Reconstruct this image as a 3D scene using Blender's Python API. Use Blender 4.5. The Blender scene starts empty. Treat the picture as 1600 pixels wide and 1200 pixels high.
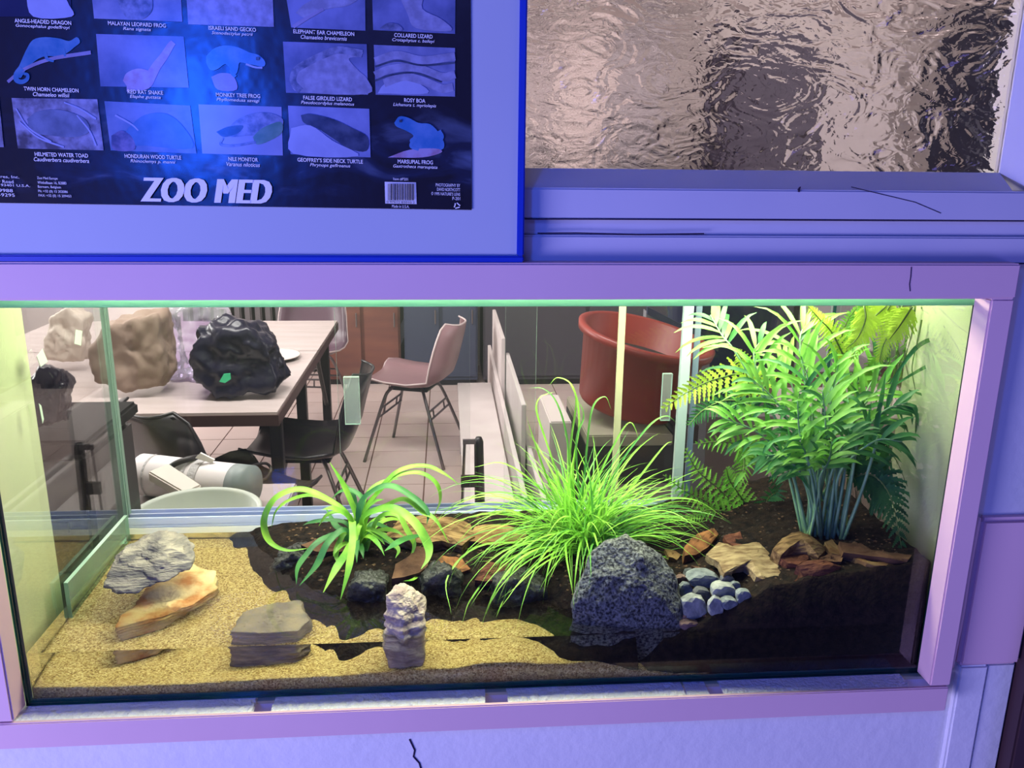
import bpy, bmesh, math, random
from mathutils import Vector, Matrix, noise
R0 = random.Random(7)
scene = bpy.context.scene
col = scene.collection

# ------------------------------------------------------------------ camera
F = 1316.5; PITCH, YAW, ROLL = 0.26286, 0.07954, 0.01116
CAM = Vector((0.0, -0.997, 1.6))
def basis():
    cy, sy, cp, sp = math.cos(YAW), math.sin(YAW), math.cos(PITCH), math.sin(PITCH)
    f = Vector((sy*cp, cy*cp, -sp)); r = Vector((cy, -sy, 0)); u = r.cross(f)
    cr, sr = math.cos(ROLL), math.sin(ROLL)
    return r*cr + u*sr, -r*sr + u*cr, f
RT, UP, FW = basis()
cd = bpy.data.cameras.new('camera'); cd.sensor_width = 36.0; cd.lens = F/1600*36.0; cd.clip_start = 0.02
cam = bpy.data.objects.new('camera', cd); col.objects.link(cam)
m = Matrix((RT, UP, -FW)).transposed().to_4x4(); m.translation = CAM
cam.matrix_world = m; scene.camera = cam

# ------------------------------------------------------------------ world, lights, exposure
w = bpy.data.worlds.new('world'); scene.world = w; w.use_nodes = True
w.node_tree.nodes['Background'].inputs[0].default_value = (0.10, 0.09, 0.25, 1)
w.node_tree.nodes['Background'].inputs[1].default_value = 0.35
vs = scene.view_settings
vs.view_transform = 'Standard'; vs.look = 'None'; vs.gamma = 1.0; vs.use_curve_mapping = False; vs.exposure = 0.0
scene.cycles.use_denoising = True
scene.cycles.max_bounces = 14; scene.cycles.transparent_max_bounces = 32
scene.cycles.transmission_bounces = 12; scene.cycles.caustics_refractive = True; scene.cycles.caustics_reflective = False
scene.cycles.sample_clamp_indirect = 12.0
scene.cycles.blur_glossy = 0.3
def area(name, loc, aim, sx, sy, color, watts, spread=180):
    l = bpy.data.lights.new(name, 'AREA'); l.shape = 'RECTANGLE'; l.size = sx; l.size_y = sy
    l.color = color; l.energy = watts; l.spread = math.radians(spread)
    o = bpy.data.objects.new(name, l); col.objects.link(o); o.location = loc
    o.rotation_euler = (Vector(aim) - Vector(loc)).to_track_quat('-Z', 'Y').to_euler()
    return o
# blue-violet aquarium lights in the front room, left of and behind the camera, plus an added fill at right
area('blue_room_light', (-2.45, -1.7, 0.55), (0.0, 0, 0.75), 1.5, 1.0, (0.50, 0.46, 1.0), 122)
area('blue_room_light', (2.9, -1.8, 0.6), (0.4, 0, 0.8), 1.3, 0.9, (0.26, 0.22, 1.0), 20)  # added fill to raise the right side, no known lamp there
area('blue_ceiling_light', (-0.6, -1.9, 2.5), (0, 0, 1.3), 1.2, 0.4, (0.12, 0.18, 1.0), 13)
area('blue_tube_light', (-0.66, -1.5, 1.74), (-0.25, 0, 1.66), 0.09, 0.34, (0.01, 0.10, 1.0), 10.0)
# lamp tube over the tank
area('tank_lamp', (0.05, 0.2, 1.488), (0.05, 0.2, 0.9), 1.08, 0.12, (0.96, 0.98, 0.70), 17)
# the room behind: ceiling lamp beside the partition and daylight windows in its side walls
area('back_room_ceiling_light', (-0.6, 1.7, 2.72), (-0.5, 2.6, 0.3), 2.0, 0.5, (1.0, 0.93, 0.91), 110)
area('back_room_window_light', (-3.3, 3.3, 1.7), (-0.3, 3.4, 0.6), 1.8, 1.3, (1.0, 0.93, 0.93), 130)
area('back_room_window_light', (4.5, 2.6, 1.8), (1.2, 3.6, 0.9), 1.6, 1.2, (1.0, 0.92, 0.94), 60)
area('back_room_ceiling_light', (-2.4, 4.3, 2.74), (-2.2, 4.5, 0), 0.8, 0.5, (1.0, 0.9, 0.87), 30)  # added lamp, no fitting known: lifts the far end of the room
area('back_room_ceiling_light', (2.3, 3.7, 2.74), (2.3, 5.2, 1.6), 1.4, 0.5, (1.0, 0.9, 0.9), 24)  # added lamp, aimed to brighten the far wall behind the rippled window

# ------------------------------------------------------------------ helpers
def ray(x, y): return RT*((x-800)/F) - UP*((y-600)/F) + FW
def at(x, y, Y=None, z=None, X=None):
    d = ray(x, y)
    if Y is not None: t = (Y-CAM.y)/d.y
    elif z is not None: t = (z-CAM.z)/d.z
    else: t = (X-CAM.x)/d.x
    return CAM + d*t
def nz(p, s, seed=0): return noise.noise(Vector((p[0]*s+seed*7.3, p[1]*s+seed*3.1, p[2]*s-seed*5.7)))
def cr(pts, n):
    """Catmull-Rom through pts, n samples per span"""
    P = [Vector(p) for p in pts]
    P = [P[0]*2-P[1]] + P + [P[-1]*2-P[-2]]
    out = []
    for i in range(1, len(P)-2):
        a, b, c, d = P[i-1], P[i], P[i+1], P[i+2]
        for k in range(n):
            t = k/n
            out.append(0.5*((2*b)+(c-a)*t+(2*a-5*b+4*c-d)*t*t+(3*b-a-3*c+d)*t**3))
    out.append(P[-2].copy())
    return out
class MB:
    def __init__(s): s.v = []; s.f = []; s.mi = []
    def add(s, vs, fs, mi=0):
        o = len(s.v); s.v += [tuple(p) for p in vs]; s.f += [tuple(i+o for i in f) for f in fs]; s.mi += [mi]*len(fs); return s
    def box(s, a, b, mi=0, rot=None, c=None, bev=0):
        x0, y0, z0 = a; x1, y1, z1 = b
        V = [Vector(p) for p in ((x0,y0,z0),(x1,y0,z0),(x1,y1,z0),(x0,y1,z0),(x0,y0,z1),(x1,y0,z1),(x1,y1,z1),(x0,y1,z1))]
        if rot is not None:
            c = Vector(c) if c is not None else (Vector(a)+Vector(b))/2
            V = [c + rot @ (p-c) for p in V]
        return s.add(V, [(3,2,1,0),(4,5,6,7),(0,1,5,4),(1,2,6,5),(2,3,7,6),(3,0,4,7)], mi)
    def tube(s, path, r, n=8, mi=0, caps=True):
        P = [Vector(p) for p in path]; k = len(P)
        rr = r if isinstance(r, (list, tuple)) else [r]*k
        vs = []; up = None
        for i in range(k):
            t = (P[min(i+1,k-1)]-P[max(i-1,0)]).normalized()
            if up is None: up = Vector((0,0,1)) if abs(t.z) < .9 else Vector((1,0,0))
            a = t.cross(up).normalized(); up = a.cross(t).normalized()
            for j in range(n):
                q = 2*math.pi*j/n; vs.append(P[i]+(a*math.cos(q)+up*math.sin(q))*rr[i])
        fs = [(i*n+j, i*n+(j+1)%n, (i+1)*n+(j+1)%n, (i+1)*n+j) for i in range(k-1) for j in range(n)]
        if caps: fs += [tuple(range(n-1,-1,-1)), tuple((k-1)*n+j for j in range(n))]
        return s.add(vs, fs, mi)
    def lathe(s, prof, c, n=32, mi=0, sx=1, sy=1, rot=None):
        vs = []; c = Vector(c)
        for r, z in prof:
            for j in range(n):
                q = 2*math.pi*j/n; p = Vector((r*math.cos(q)*sx, r*math.sin(q)*sy, z))
                vs.append(c + (rot @ p if rot is not None else p))
        k = len(prof)
        fs = [(i*n+j, i*n+(j+1)%n, (i+1)*n+(j+1)%n, (i+1)*n+j) for i in range(k-1) for j in range(n)]
        fs += [tuple(range(n-1,-1,-1)), tuple((k-1)*n+j for j in range(n))]
        return s.add(vs, fs, mi)
    def poly(s, pts, mi=0): return s.add(pts, [tuple(range(len(pts)))], mi)
    def slab(s, pts, off, mi=0):
        n = len(pts); A = [Vector(p) for p in pts]; B = [p+Vector(off) for p in A]
        return s.add(A+B, [tuple(range(n)), tuple(range(2*n-1, n-1, -1))]+[(i, n+i, n+(i+1)%n, (i+1)%n) for i in range(n)], mi)
    def ribbon(s, path, wid, nrm, fold=0.25, mi=0):
        """leaf strip: path points, half widths, face normal hint"""
        P = [Vector(p) for p in path]; k = len(P); vs = []
        nrm = Vector(nrm)
        for i in range(k):
            t = (P[min(i+1,k-1)]-P[max(i-1,0)])
            t = t.normalized() if t.length > 1e-9 else Vector((0,0,1))
            b = t.cross(nrm)
            if b.length < 1e-4: b = t.cross(Vector((0.3,0.5,0.8)))
            b.normalize(); nn = b.cross(t)
            wi = wid[i] if isinstance(wid, (list,tuple)) else wid
            vs += [P[i]-b*wi+nn*wi*fold, P[i], P[i]+b*wi+nn*wi*fold]
        fs = []
        for i in range(k-1):
            o = i*3; fs += [(o,o+1,o+4,o+3),(o+1,o+2,o+5,o+4)]
        return s.add(vs, fs, mi)
    def build(s, name, mats, parent=None, smooth=False, merge=False, bevel=0, clean=False):
        me = bpy.data.meshes.new(name); me.from_pydata(s.v, [], s.f)
        if not isinstance(mats, (list,tuple)): mats = [mats]
        for mt in mats: me.materials.append(mt)
        for p, i in zip(me.polygons, s.mi): p.material_index = i; p.use_smooth = smooth
        if merge or bevel or clean:
            bm = bmesh.new(); bm.from_mesh(me)
            if merge: bmesh.ops.remove_doubles(bm, verts=bm.verts, dist=1e-5)
            if bevel: bmesh.ops.bevel(bm, geom=bm.edges[:], offset=bevel, segments=2, affect='EDGES', clamp_overlap=True)
            bmesh.ops.recalc_face_normals(bm, faces=bm.faces)
            bm.to_mesh(me); bm.free()
        me.update()
        return link(name, me, parent)
def link(name, me, parent=None):
    o = bpy.data.objects.new(name, me); col.objects.link(o)
    if parent is not None:
        o.parent = parent; o.matrix_parent_inverse = Matrix.Translation(-parent.location)
    return o
def tag(o, label=None, cat=None, group=None, kind=None):
    if label: o['label'] = label
    if cat: o['category'] = cat
    if group: o['group'] = group
    if kind: o['kind'] = kind
    return o
def empty(name, loc, label=None, cat=None, group=None, kind=None):
    o = bpy.data.objects.new(name, None); col.objects.link(o); o.location = loc; o.empty_display_size = .05
    return tag(o, label, cat, group, kind)

# ------------------------------------------------------------------ materials
MATS = {}
def mat(name, c, rough=0.6, spec=0.5, metal=0.0, var=None, vscale=20, bump=0.0, bscale=60, trans=0.0, detail=4, stretch=None, coat=0, var3=None):
    if name in MATS: return MATS[name]
    M = bpy.data.materials.new(name); M.use_nodes = True; nt = M.node_tree; N = nt.nodes; L = nt.links
    b = N['Principled BSDF']
    b.inputs['Base Color'].default_value = (*c, 1); b.inputs['Roughness'].default_value = rough
    b.inputs['Metallic'].default_value = metal; b.inputs['Specular IOR Level'].default_value = spec
    if coat: b.inputs['Coat Weight'].default_value = coat; b.inputs['Coat Roughness'].default_value = .08
    tc = N.new('ShaderNodeTexCoord'); vec = tc.outputs['Object']
    if stretch:
        mp = N.new('ShaderNodeMapping'); mp.inputs['Scale'].default_value = stretch; L.new(vec, mp.inputs[0]); vec = mp.outputs[0]
    colr = None
    if var:
        t = N.new('ShaderNodeTexNoise'); t.inputs['Scale'].default_value = vscale; t.inputs['Detail'].default_value = detail
        L.new(vec, t.inputs['Vector'])
        r = N.new('ShaderNodeValToRGB'); r.color_ramp.elements[0].color = (*c, 1); r.color_ramp.elements[1].color = (*var, 1)
        r.color_ramp.elements[0].position = .36; r.color_ramp.elements[1].position = .64
        if var3:
            e = r.color_ramp.elements.new(.5); e.color = (*var3, 1)
        L.new(t.outputs['Fac'], r.inputs[0]); L.new(r.outputs[0], b.inputs['Base Color']); colr = r.outputs[0]
    if bump:
        t2 = N.new('ShaderNodeTexNoise'); t2.inputs['Scale'].default_value = bscale; t2.inputs['Detail'].default_value = 6
        L.new(vec, t2.inputs['Vector'])
        bp = N.new('ShaderNodeBump'); bp.inputs['Strength'].default_value = bump; bp.inputs['Distance'].default_value = .004
        L.new(t2.outputs['Fac'], bp.inputs['Height']); L.new(bp.outputs[0], b.inputs['Normal'])
    if trans:
        tr = N.new('ShaderNodeBsdfTranslucent'); mx = N.new('ShaderNodeMixShader'); mx.inputs[0].default_value = trans
        if colr is not None: L.new(colr, tr.inputs[0])
        else: tr.inputs[0].default_value = (*c, 1)
        L.new(b.outputs[0], mx.inputs[1]); L.new(tr.outputs[0], mx.inputs[2]); L.new(mx.outputs[0], N['Material Output'].inputs[0])
    MATS[name] = M; return M
def glass_pane(name, tint, refl=1.0, haze=0.0):
    M = bpy.data.materials.new(name); M.use_nodes = True; nt = M.node_tree; N = nt.nodes; L = nt.links
    N.remove(N['Principled BSDF'])
    t = N.new('ShaderNodeBsdfTransparent'); t.inputs[0].default_value = (*tint, 1)
    g = N.new('ShaderNodeBsdfGlossy'); g.inputs['Roughness'].default_value = 0.0
    fr = N.new('ShaderNodeFresnel'); fr.inputs[0].default_value = 1.45
    mu = N.new('ShaderNodeMath'); mu.operation = 'MULTIPLY'; mu.inputs[1].default_value = refl; L.new(fr.outputs[0], mu.inputs[0])
    mx = N.new('ShaderNodeMixShader'); L.new(mu.outputs[0], mx.inputs[0]); L.new(t.outputs[0], mx.inputs[1]); L.new(g.outputs[0], mx.inputs[2])
    out = mx.outputs[0]
    if haze:
        d = N.new('ShaderNodeBsdfDiffuse'); d.inputs[0].default_value = (.8,.85,.8,1)
        m2 = N.new('ShaderNodeMixShader'); m2.inputs[0].default_value = haze
        L.new(out, m2.inputs[1]); L.new(d.outputs[0], m2.inputs[2]); out = m2.outputs[0]
    L.new(out, N['Material Output'].inputs[0]); return M
GLASS = glass_pane('clear_glass', (.97,.985,.975), .38)
GLASSD = glass_pane('door_glass', (.96,.97,.965), .6, .004)
GEDGE = mat('glass_edge_green', (.10,.42,.30), .15, .5, trans=.5)
GEDGE_D = mat('glass_edge_dark', (.01,.07,.06), .1, .5)
GEDGE_L = mat('glass_edge_pale', (.42,.62,.52), .2, .5, trans=.4)
def water_mat():
    M = bpy.data.materials.new('water'); M.use_nodes = True; N = M.node_tree.nodes; L = M.node_tree.links
    N.remove(N['Principled BSDF'])
    g = N.new('ShaderNodeBsdfGlass'); g.inputs['IOR'].default_value = 1.33; g.inputs['Color'].default_value = (.96,.97,.93,1); g.inputs['Roughness'].default_value = 0
    L.new(g.outputs[0], N['Material Output'].inputs[0]); return M
def ripple_mat():
    M = bpy.data.materials.new('rippled_window_glass'); M.use_nodes = True; N = M.node_tree.nodes; L = M.node_tree.links
    N.remove(N['Principled BSDF'])
    g = N.new('ShaderNodeBsdfGlass'); g.inputs['IOR'].default_value = 1.5; g.inputs['Color'].default_value = (.97,.95,.95,1); g.inputs['Roughness'].default_value = .03
    tc = N.new('ShaderNodeTexCoord'); mp = N.new('ShaderNodeMapping'); mp.inputs['Scale'].default_value = (1, 1, 1.9); L.new(tc.outputs['Object'], mp.inputs[0])
    a = N.new('ShaderNodeTexNoise'); a.inputs['Scale'].default_value = 15; a.inputs['Detail'].default_value = 1.5; a.inputs['Distortion'].default_value = 1.6
    b = N.new('ShaderNodeTexNoise'); b.inputs['Scale'].default_value = 48; b.inputs['Detail'].default_value = 2; b.inputs['Distortion'].default_value = 1.2
    L.new(mp.outputs[0], a.inputs[0]); L.new(mp.outputs[0], b.inputs[0])
    ad = N.new('ShaderNodeMath'); ad.operation = 'MULTIPLY_ADD'; ad.inputs[1].default_value = .14; L.new(b.outputs[0], ad.inputs[0]); L.new(a.outputs[0], ad.inputs[2])
    bp = N.new('ShaderNodeBump'); bp.inputs['Strength'].default_value = 1.0; bp.inputs['Distance'].default_value = .004
    L.new(ad.outputs[0], bp.inputs['Height']); L.new(bp.outputs[0], g.inputs['Normal'])
    L.new(g.outputs[0], N['Material Output'].inputs[0]); return M

PLASTER = mat('white_plaster', (.74,.73,.72), .85, .2, var=(.70,.70,.70), vscale=9, bump=.35, bscale=55)
WPAINT = mat('white_gloss_paint', (.56,.55,.62), .5, .3, var=(.52,.52,.60), vscale=5, bump=.05, bscale=30)
PINK = mat('pink_cream_paint', (.73,.48,.52), .55, .3, var=(.70,.46,.50), vscale=4, bump=.05, bscale=40)
CREAM = mat('cream_paint', (.56,.59,.37), .8, .2)
STYRO = mat('polystyrene', (.86,.86,.86), .9, .2, bump=1.0, bscale=220)
DARKWOOD = mat('dark_brown_wood', (.05,.025,.03), .5, .3)
CRACK = mat('dark_crack', (.03,.02,.05), .9, .1)

# ------------------------------------------------------------------ front wall and its woodwork
GX0, GX1, GZ0, GZ1, GD = -0.545, 0.661, 0.902, 1.440, 0.385     # glass tank
WT = 0.172                                                        # wall thickness
b = MB()
b.box((-3.6,0,0),(4.7,WT,.895)); b.box((-3.6,0,.895),(-.578,WT,2.8)); b.box((.692,0,.895),(4.7,WT,1.48))
b.box((-.578,0,1.452),(.692,.03,1.48)); b.box((-.578,0,1.48),(.05,.03,1.53)); b.box((-.578,0,1.53),(.05,WT,2.8)); b.box((.05,0,2.3),(4.7,WT,2.8)); b.box((.76,0,1.48),(4.7,WT,2.3))
tag(b.build('wall_front', PLASTER), kind='structure')
# cream lining of the opening
for i, (a, c) in enumerate((((-.578,-.002,.897),(-.572,WT+.002,1.452)), ((.686,-.002,.897),(.692,WT+.014,1.452)), ((-.572,-.002,.8935),(.686,WT+.002,.8975)))):
    tag(MB().box(a, c).build('trim_%d' % (i+10), CREAM), kind='structure')
def rail(n, a, c, mt, bev=.0022):
    return tag(MB().box(a, c).build('trim_%d' % n, mt, bevel=bev), kind='structure')
rail(1, (-.590,-.036,1.441),(.687,-.001,1.4835), PINK)
rail(2, (-.590,-.037,.8655),(.684,-.030,.9030), PINK, .0015)
rail(3, (-.590,-.0355,.9045),(-.550,-.001,1.441), PINK)
rail(4, (.6565,-.0355,.9045),(.6865,-.001,1.441), PINK)
rail(5, (.7085,-.014,.9175),(.800,.02,1.142), PINK, .006)
tag(MB().tube(cr([(.7045,-.008,1.142),(.703,-.008,1.07),(.7035,-.008,1.0),(.701,-.008,.916)],6), .0045, 8).build('trim_6', mat('pale_caulk',(.84,.60,.60),.6), smooth=True), kind='structure')
# plaster pier below the board, and the dark door post
b = MB(); b.box((.715,-.010,.2),(.757,0.01,.9165)); b.box((.757,-.006,.2),(.80,.01,.9165))
tag(b.build('wall_pier', PLASTER, bevel=.003), kind='structure')
tag(MB().box((.802,-.03,0),(.86,.02,2.2)).build('door_1', DARKWOOD, bevel=.003), kind='structure')
# cracks and nail holes of the woodwork (marks with shapes of their own)
def crackline(name, pts, Y, r, par=None):
    o = MB().tube([at(x,y,Y) for x,y in pts], r, 5).build(name, CRACK, par); return o
ck = [crackline('trim_7', [(640,1155),(648,1172),(646,1182),(655,1192),(658,1202)], -.0005, .0012)]
ck.append(crackline('trim_8', [(1424,417),(1423,432),(1421,444),(1422,455)], -.0362, .0006))
for c_ in ck: tag(c_, kind='structure')

# ------------------------------------------------------------------ rippled window
win = empty('window_1', (.38,0,1.48), kind='structure')
b = MB().box((.05,-.013,1.4795),(.762,.03,1.513)); b.build('lower_rail', WPAINT, win, bevel=.002)
MB().box((.05,-.006,1.513),(.762,.03,1.5315)).build('groove_rail', WPAINT, win, bevel=.001)
MB().box((.05,-.016,1.5315),(.762,.03,1.567)).build('sash_rail', WPAINT, win, bevel=.002)
MB().slab([(.05,-.013,1.567),(.05,.018,1.588),(.05,.03,1.588),(.05,.03,1.567)], (.627,0,0)).build('glazing_bead', WPAINT, win)
MB().box((.705,-.016,1.567),(.762,.03,2.3)).build('stile', WPAINT, win, bevel=.002)
MB().slab([(.705,-.013,1.567),(.677,.018,1.588),(.677,.03,1.588),(.705,.03,1.567)], (0,0,.71)).build('glazing_bead', WPAINT, win)
MB().box((.05,.020,1.58),(.69,.025,2.3)).build('pane', ripple_mat(), win)
crackline('crack', [(840,364.5),(900,364),(1000,366.5),(1100,365)], -.0135, .0008, win)
crackline('crack', [(1330,292),(1380,304),(1430,316),(1470,333)], -.0162, .0005, win)
crackline('crack', [(1247,297),(1250,292),(1248,300)], -.0165, .0012, win)
crackline('crack', [(820,411),(1000,411.4),(1250,411),(1600,411.6)], -.0135, .0009, win)
crackline('crack', [(820,342),(1100,343),(1600,345)], -.0155, .0008, win)

# ------------------------------------------------------------------ the room behind: shell
TILE = mat('terracotta_tile', (.65,.52,.49), .35, .4, var=(.61,.47,.435), vscale=2.5, bump=.04, bscale=30)
GROUT = mat('grout', (.17,.10,.085), .9, .1)
fl = tag(MB().box((-3.5,WT,-.1),(4.6,5.5,-.004)).build('floor', GROUT), kind='structure')
tm = None
tx, ty = .295, .25
for i in range(-8, 7):
    for j in range(0, 15):
        x0 = -.117+i*tx; y0 = 1.76+j*ty
        if tm is None:
            o = MB().box((0,0,-.012),(tx-.007,ty-.007,0)).build('tile', TILE, fl); tm = o.data
        else: o = link('tile', tm, fl)
        o.location = (x0, y0, 0)
BWALL = mat('pale_wall_paint', (.66,.60,.58), .8, .2, var=(.60,.55,.54), vscale=2)
tag(MB().box((-3.5,5.5,0),(4.6,5.6,2.8)).build('wall_back', BWALL), kind='structure')
tag(MB().box((-3.6,WT,0),(-3.5,5.6,2.8)).build('wall_left', BWALL), kind='structure')
tag(MB().box((4.6,WT,0),(4.7,5.6,2.8)).build('wall_right', BWALL), kind='structure')
tag(MB().box((-3.6,WT,2.8),(4.7,5.6,2.9)).build('ceiling', BWALL), kind='structure')
# ------------------------------------------------------------------ glass tank
tank = empty('glass_terrarium', ((GX0+GX1)/2, GD/2, GZ0), 'long glass aqua-terrarium with green edges set into the pink wooden surround', 'terrarium')
def pane(name, a, c, g=GLASS, e=GEDGE_D, par=None):
    d = [c[i]-a[i] for i in range(3)]; ax = d.index(min(d))
    big = {0: (3, 5), 1: (2, 4), 2: (0, 1)}[ax]
    b = MB().box(a, c)
    for i in range(6): b.mi[i] = 0 if i in big else 1
    return b.build(name, [g, e], par or tank)
GTOP = mat('lit_glass_edge', (.62,.96,.78), .3, .3, trans=.92)
pane('front_pane', (GX0-.006,0,GZ0),(GX1+.006,.006,GZ1-.013))
pane('left_pane', (GX0-.006,.0062,GZ0),(GX0,GD,GZ1))
pane('right_pane', (GX1,.0062,GZ0),(GX1+.006,GD,GZ1))
pane('bottom_pane', (GX0,.0062,GZ0),(GX1,GD,GZ0+.006))
MB().box((GX0-.006,0,GZ1-.0125),(GX1-.002,.006,GZ1-.0045)).build('brace_edge', GTOP, tank)
pane('top_brace', (GX0,.0065,GZ1-.012),(GX1,.055,GZ1-.006), glass_pane('brace_glass', (.85,.95,.88), .5, .12), GEDGE_L)
MB().box((GX0-.006,.055,1.495),(GX1+.006,GD+.02,1.505)).build('lid', DARKWOOD, tank)  # unseen hood added to keep the tank lamp's light off the window
MB().box((GX0-.006,GD+.008,GZ1+.004),(GX1+.006,GD+.02,1.495)).build('lid_back', DARKWOOD, tank)  # back of the added hood, blocks lamp light towards the room behind
pane('lower_back_pane', (GX0,GD-.006,GZ0),(GX1,GD,.992))
RAILP = mat('milky_plastic', (.62,.68,.85), .25, .5, trans=.3)
rb = MB().box((GX0+.001,GD-.022,.986),(GX1,GD+.008,.992)).build('door_track', RAILP, tank, bevel=.001)
for k, yy in enumerate((GD-.022, GD-.009, GD+.004)):
    MB().box((GX0+.001,yy,.992),(GX1,yy+.003,1.004+.002*k)).build('track_lip', RAILP, rb)
MB().box((GX0+.001,GD-.0225,.966),(GX1,GD-.0185,.9855)).build('track_skirt', mat('white_plastic', (.78,.77,.70), .4), rb)
pane('side_strip', (GX0+.0005,.127,.925),(GX0+.0065,GD-.024,1.011), glass_pane('green_strip_glass', (.55,.82,.68), .5, .10), GEDGE_L)
xd1 = at(837,600,Y=GD-.012).x; xd0 = at(789,600,Y=GD+.002).x
d1 = pane('sliding_door', (GX0+.002,GD-.014,.995),(xd1,GD-.010,GZ1), GLASSD, GEDGE_L)
d2 = pane('sliding_door', (xd0,GD-.001,.995),(GX1-.002,GD+.003,GZ1), GLASSD, GEDGE_L)
pane('sliding_door', (at(527,600,Y=GD-.001).x,GD-.001,.995),(xd0-.06,GD+.003,GZ1), GLASSD, GEDGE_L)
def handle(x0,y0,x1,y1,par):
    a = at(x0,y1,Y=GD-.016); c = at(x1,y0,Y=GD-.016)
    h = pane('finger_pull', (a.x,GD-.022,a.z),(c.x,GD-.0145,c.z), glass_pane('pull_glass', (.80,.9,.88), .6, .10), GEDGE_L, par)
handle(540,588,561,662,d1); handle(1031,583,1050,656,d2)
a = at(973,480,Y=.35)
MB().box((a.x-.0055,.348,.985),(a.x+.0055,.354,GZ1)).build('support_bar', mat('cream_bar', (.30,.29,.17), .8, .2), tank)
a = at(1075,480,Y=.36)
MB().box((a.x-.008,.352,.985),(a.x+.008,.362,GZ1)).build('glass_divider', mat('pale_glass_bar', (.40,.50,.48), .2, .5, trans=.3), tank)
a = at(1092,480,Y=.37)
MB().box((a.x-.005,.366,.985),(a.x+.005,.370,GZ1)).build('glass_divider', mat('blue_glass_bar', (.12,.16,.22), .2, .5), tank)
# back corner post of the left pane
MB().box((GX0-.006,GD-.009,GZ0),(GX0+.0035,GD,GZ1)).build('corner_edge', GEDGE_L, tank)
TAPE = mat('pale_tape', (.30,.36,.31), .6)
for q in (((118,515),(128,517),(126,540),(116,537)), ((57,557),(66,545),(74,565),(63,573)), ((60,630),(64,634),(68,655),(66,662))):
    MB().slab([at(x,y,X=GX0+.0008) for x,y in q], (.0006,0,0)).build('tape_strip', TAPE, tank)

# polystyrene strips under the front of the tank
for i, (x0, x1, h, lab) in enumerate(((46,405,0,'long crumbly white polystyrene strip under the left end of the tank'),
        (431,756,0,'white polystyrene strip between the two gaps below the sand'),
        (792,1068,-.001,'white polystyrene strip below the black lava rock'),
        (1078,1108,-.004,'short sunken stub of white polystyrene in the gap left of the last strip'),
        (1136,1428,0,'white polystyrene strip under the right end of the tank'))):
    xa, xb = at(x0,1090,z=.9).x, at(x1,1080,z=.9).x
    n = max(6, int((xb-xa)/.004)); b = MB(); V = []
    for k in range(n+1):
        X = xa+(xb-xa)*k/n
        fr = -.0335+.004*abs(nz((X,0,0),60,3))+.006*max(0,nz((X,1,0),25,8))
        top = .9005+h
        for (yy, zz) in ((.1,.8978),(fr,.8978),(fr-.001,.899),(fr,top-.001),(fr+.004,top+.003*nz((X,.1,0),120)),(fr+.010,top+.003*nz((X,.4,0),130)),(-.014,top+.0025*nz((X,.6,0),130)),(-.008,top+.0025*nz((X,.7,0),130)),(0,.9010+h),(.1,.9012+h)):
            V.append((X+.0015*nz((X,yy*9,zz*9),150) if 0<k<n else X+.003*nz((0,yy*90,zz*90),3,i), yy, zz))
    m_ = 10; fs = [(k*m_+j, k*m_+(j+1)%m_, (k+1)*m_+(j+1)%m_, (k+1)*m_+j) for k in range(n) for j in range(m_)]
    fs += [tuple(range(m_)), tuple(n*m_+j for j in range(m_-1,-1,-1))]
    tag(MB().add(V, fs).build('polystyrene_strip', STYRO, clean=True), lab, 'polystyrene', 'polystyrene packing under the tank')

# ------------------------------------------------------------------ sand, soil, water
WZ = .9755
def sand_mat():
    M = bpy.data.materials.new('sand_grains'); M.use_nodes = True; N = M.node_tree.nodes; L = M.node_tree.links
    b = N['Principled BSDF']; b.inputs['Roughness'].default_value = .85; b.inputs['Specular IOR Level'].default_value = .15
    tc = N.new('ShaderNodeTexCoord')
    v = N.new('ShaderNodeTexVoronoi'); v.inputs['Scale'].default_value = 520; L.new(tc.outputs['Object'], v.inputs['Vector'])
    r = N.new('ShaderNodeValToRGB'); E = r.color_ramp.elements
    E[0].color = (.20,.11,.03,1); E[0].position = .0; E[1].color = (.78,.62,.30,1); E[1].position = 1
    for p, c in ((.25,(.38,.24,.08)), (.5,(.52,.36,.14)), (.75,(.60,.44,.19))):
        e = E.new(p); e.color = (*c, 1)
    s = N.new('ShaderNodeSeparateColor'); L.new(v.outputs['Color'], s.inputs[0]); L.new(s.outputs[0], r.inputs[0])
    L.new(r.outputs[0], b.inputs['Base Color'])
    bp = N.new('ShaderNodeBump'); bp.inputs['Strength'].default_value = .6; bp.inputs['Distance'].default_value = .0015; bp.invert = True
    L.new(v.outputs['Distance'], bp.inputs['Height']); L.new(bp.outputs[0], b.inputs['Normal'])
    return M
def lerp_tab(tab, x):
    if x <= tab[0][0]: return tab[0][1]
    for (a, u), (c, v) in zip(tab, tab[1:]):
        if x <= c: t = (x-a)/(c-a); t = t*t*(3-2*t); return u+(v-u)*t
    return tab[-1][1]
def sand_h(X, Y):
    h = lerp_tab([(-.54,.923),(-.42,.920),(-.17,.924),(.0,.930),(.05,.936),(.12,.930),(.20,.932),(.262,.917),(.32,.909)], X)
    t = Y/.37
    h += t*.030
    h += .004*nz((X,Y,0),14,2)*min(1,Y/.04) + .0014*nz((X,Y,0),70,4)
    # mounds of sand between the dark stones
    for mx, my, a, s in ((-.10,.055,.013,.03),(.10,.05,.014,.035),(-.02,.06,.006,.03)):
        h += a*math.exp(-((X-mx)**2+(Y-my)**2)/s**2)
    return h
SHORE = [(-.40,.42),(-.345,.36),(-.30,.285),(-.263,.238),(-.20,.165),(-.17,.14),(-.144,.118),(-.094,.12),(-.039,.13),(.054,.125),(.144,.095),(.178,.07),(.25,.045),(.317,.008),(.36,-.06),(.42,-.3)]
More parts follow.
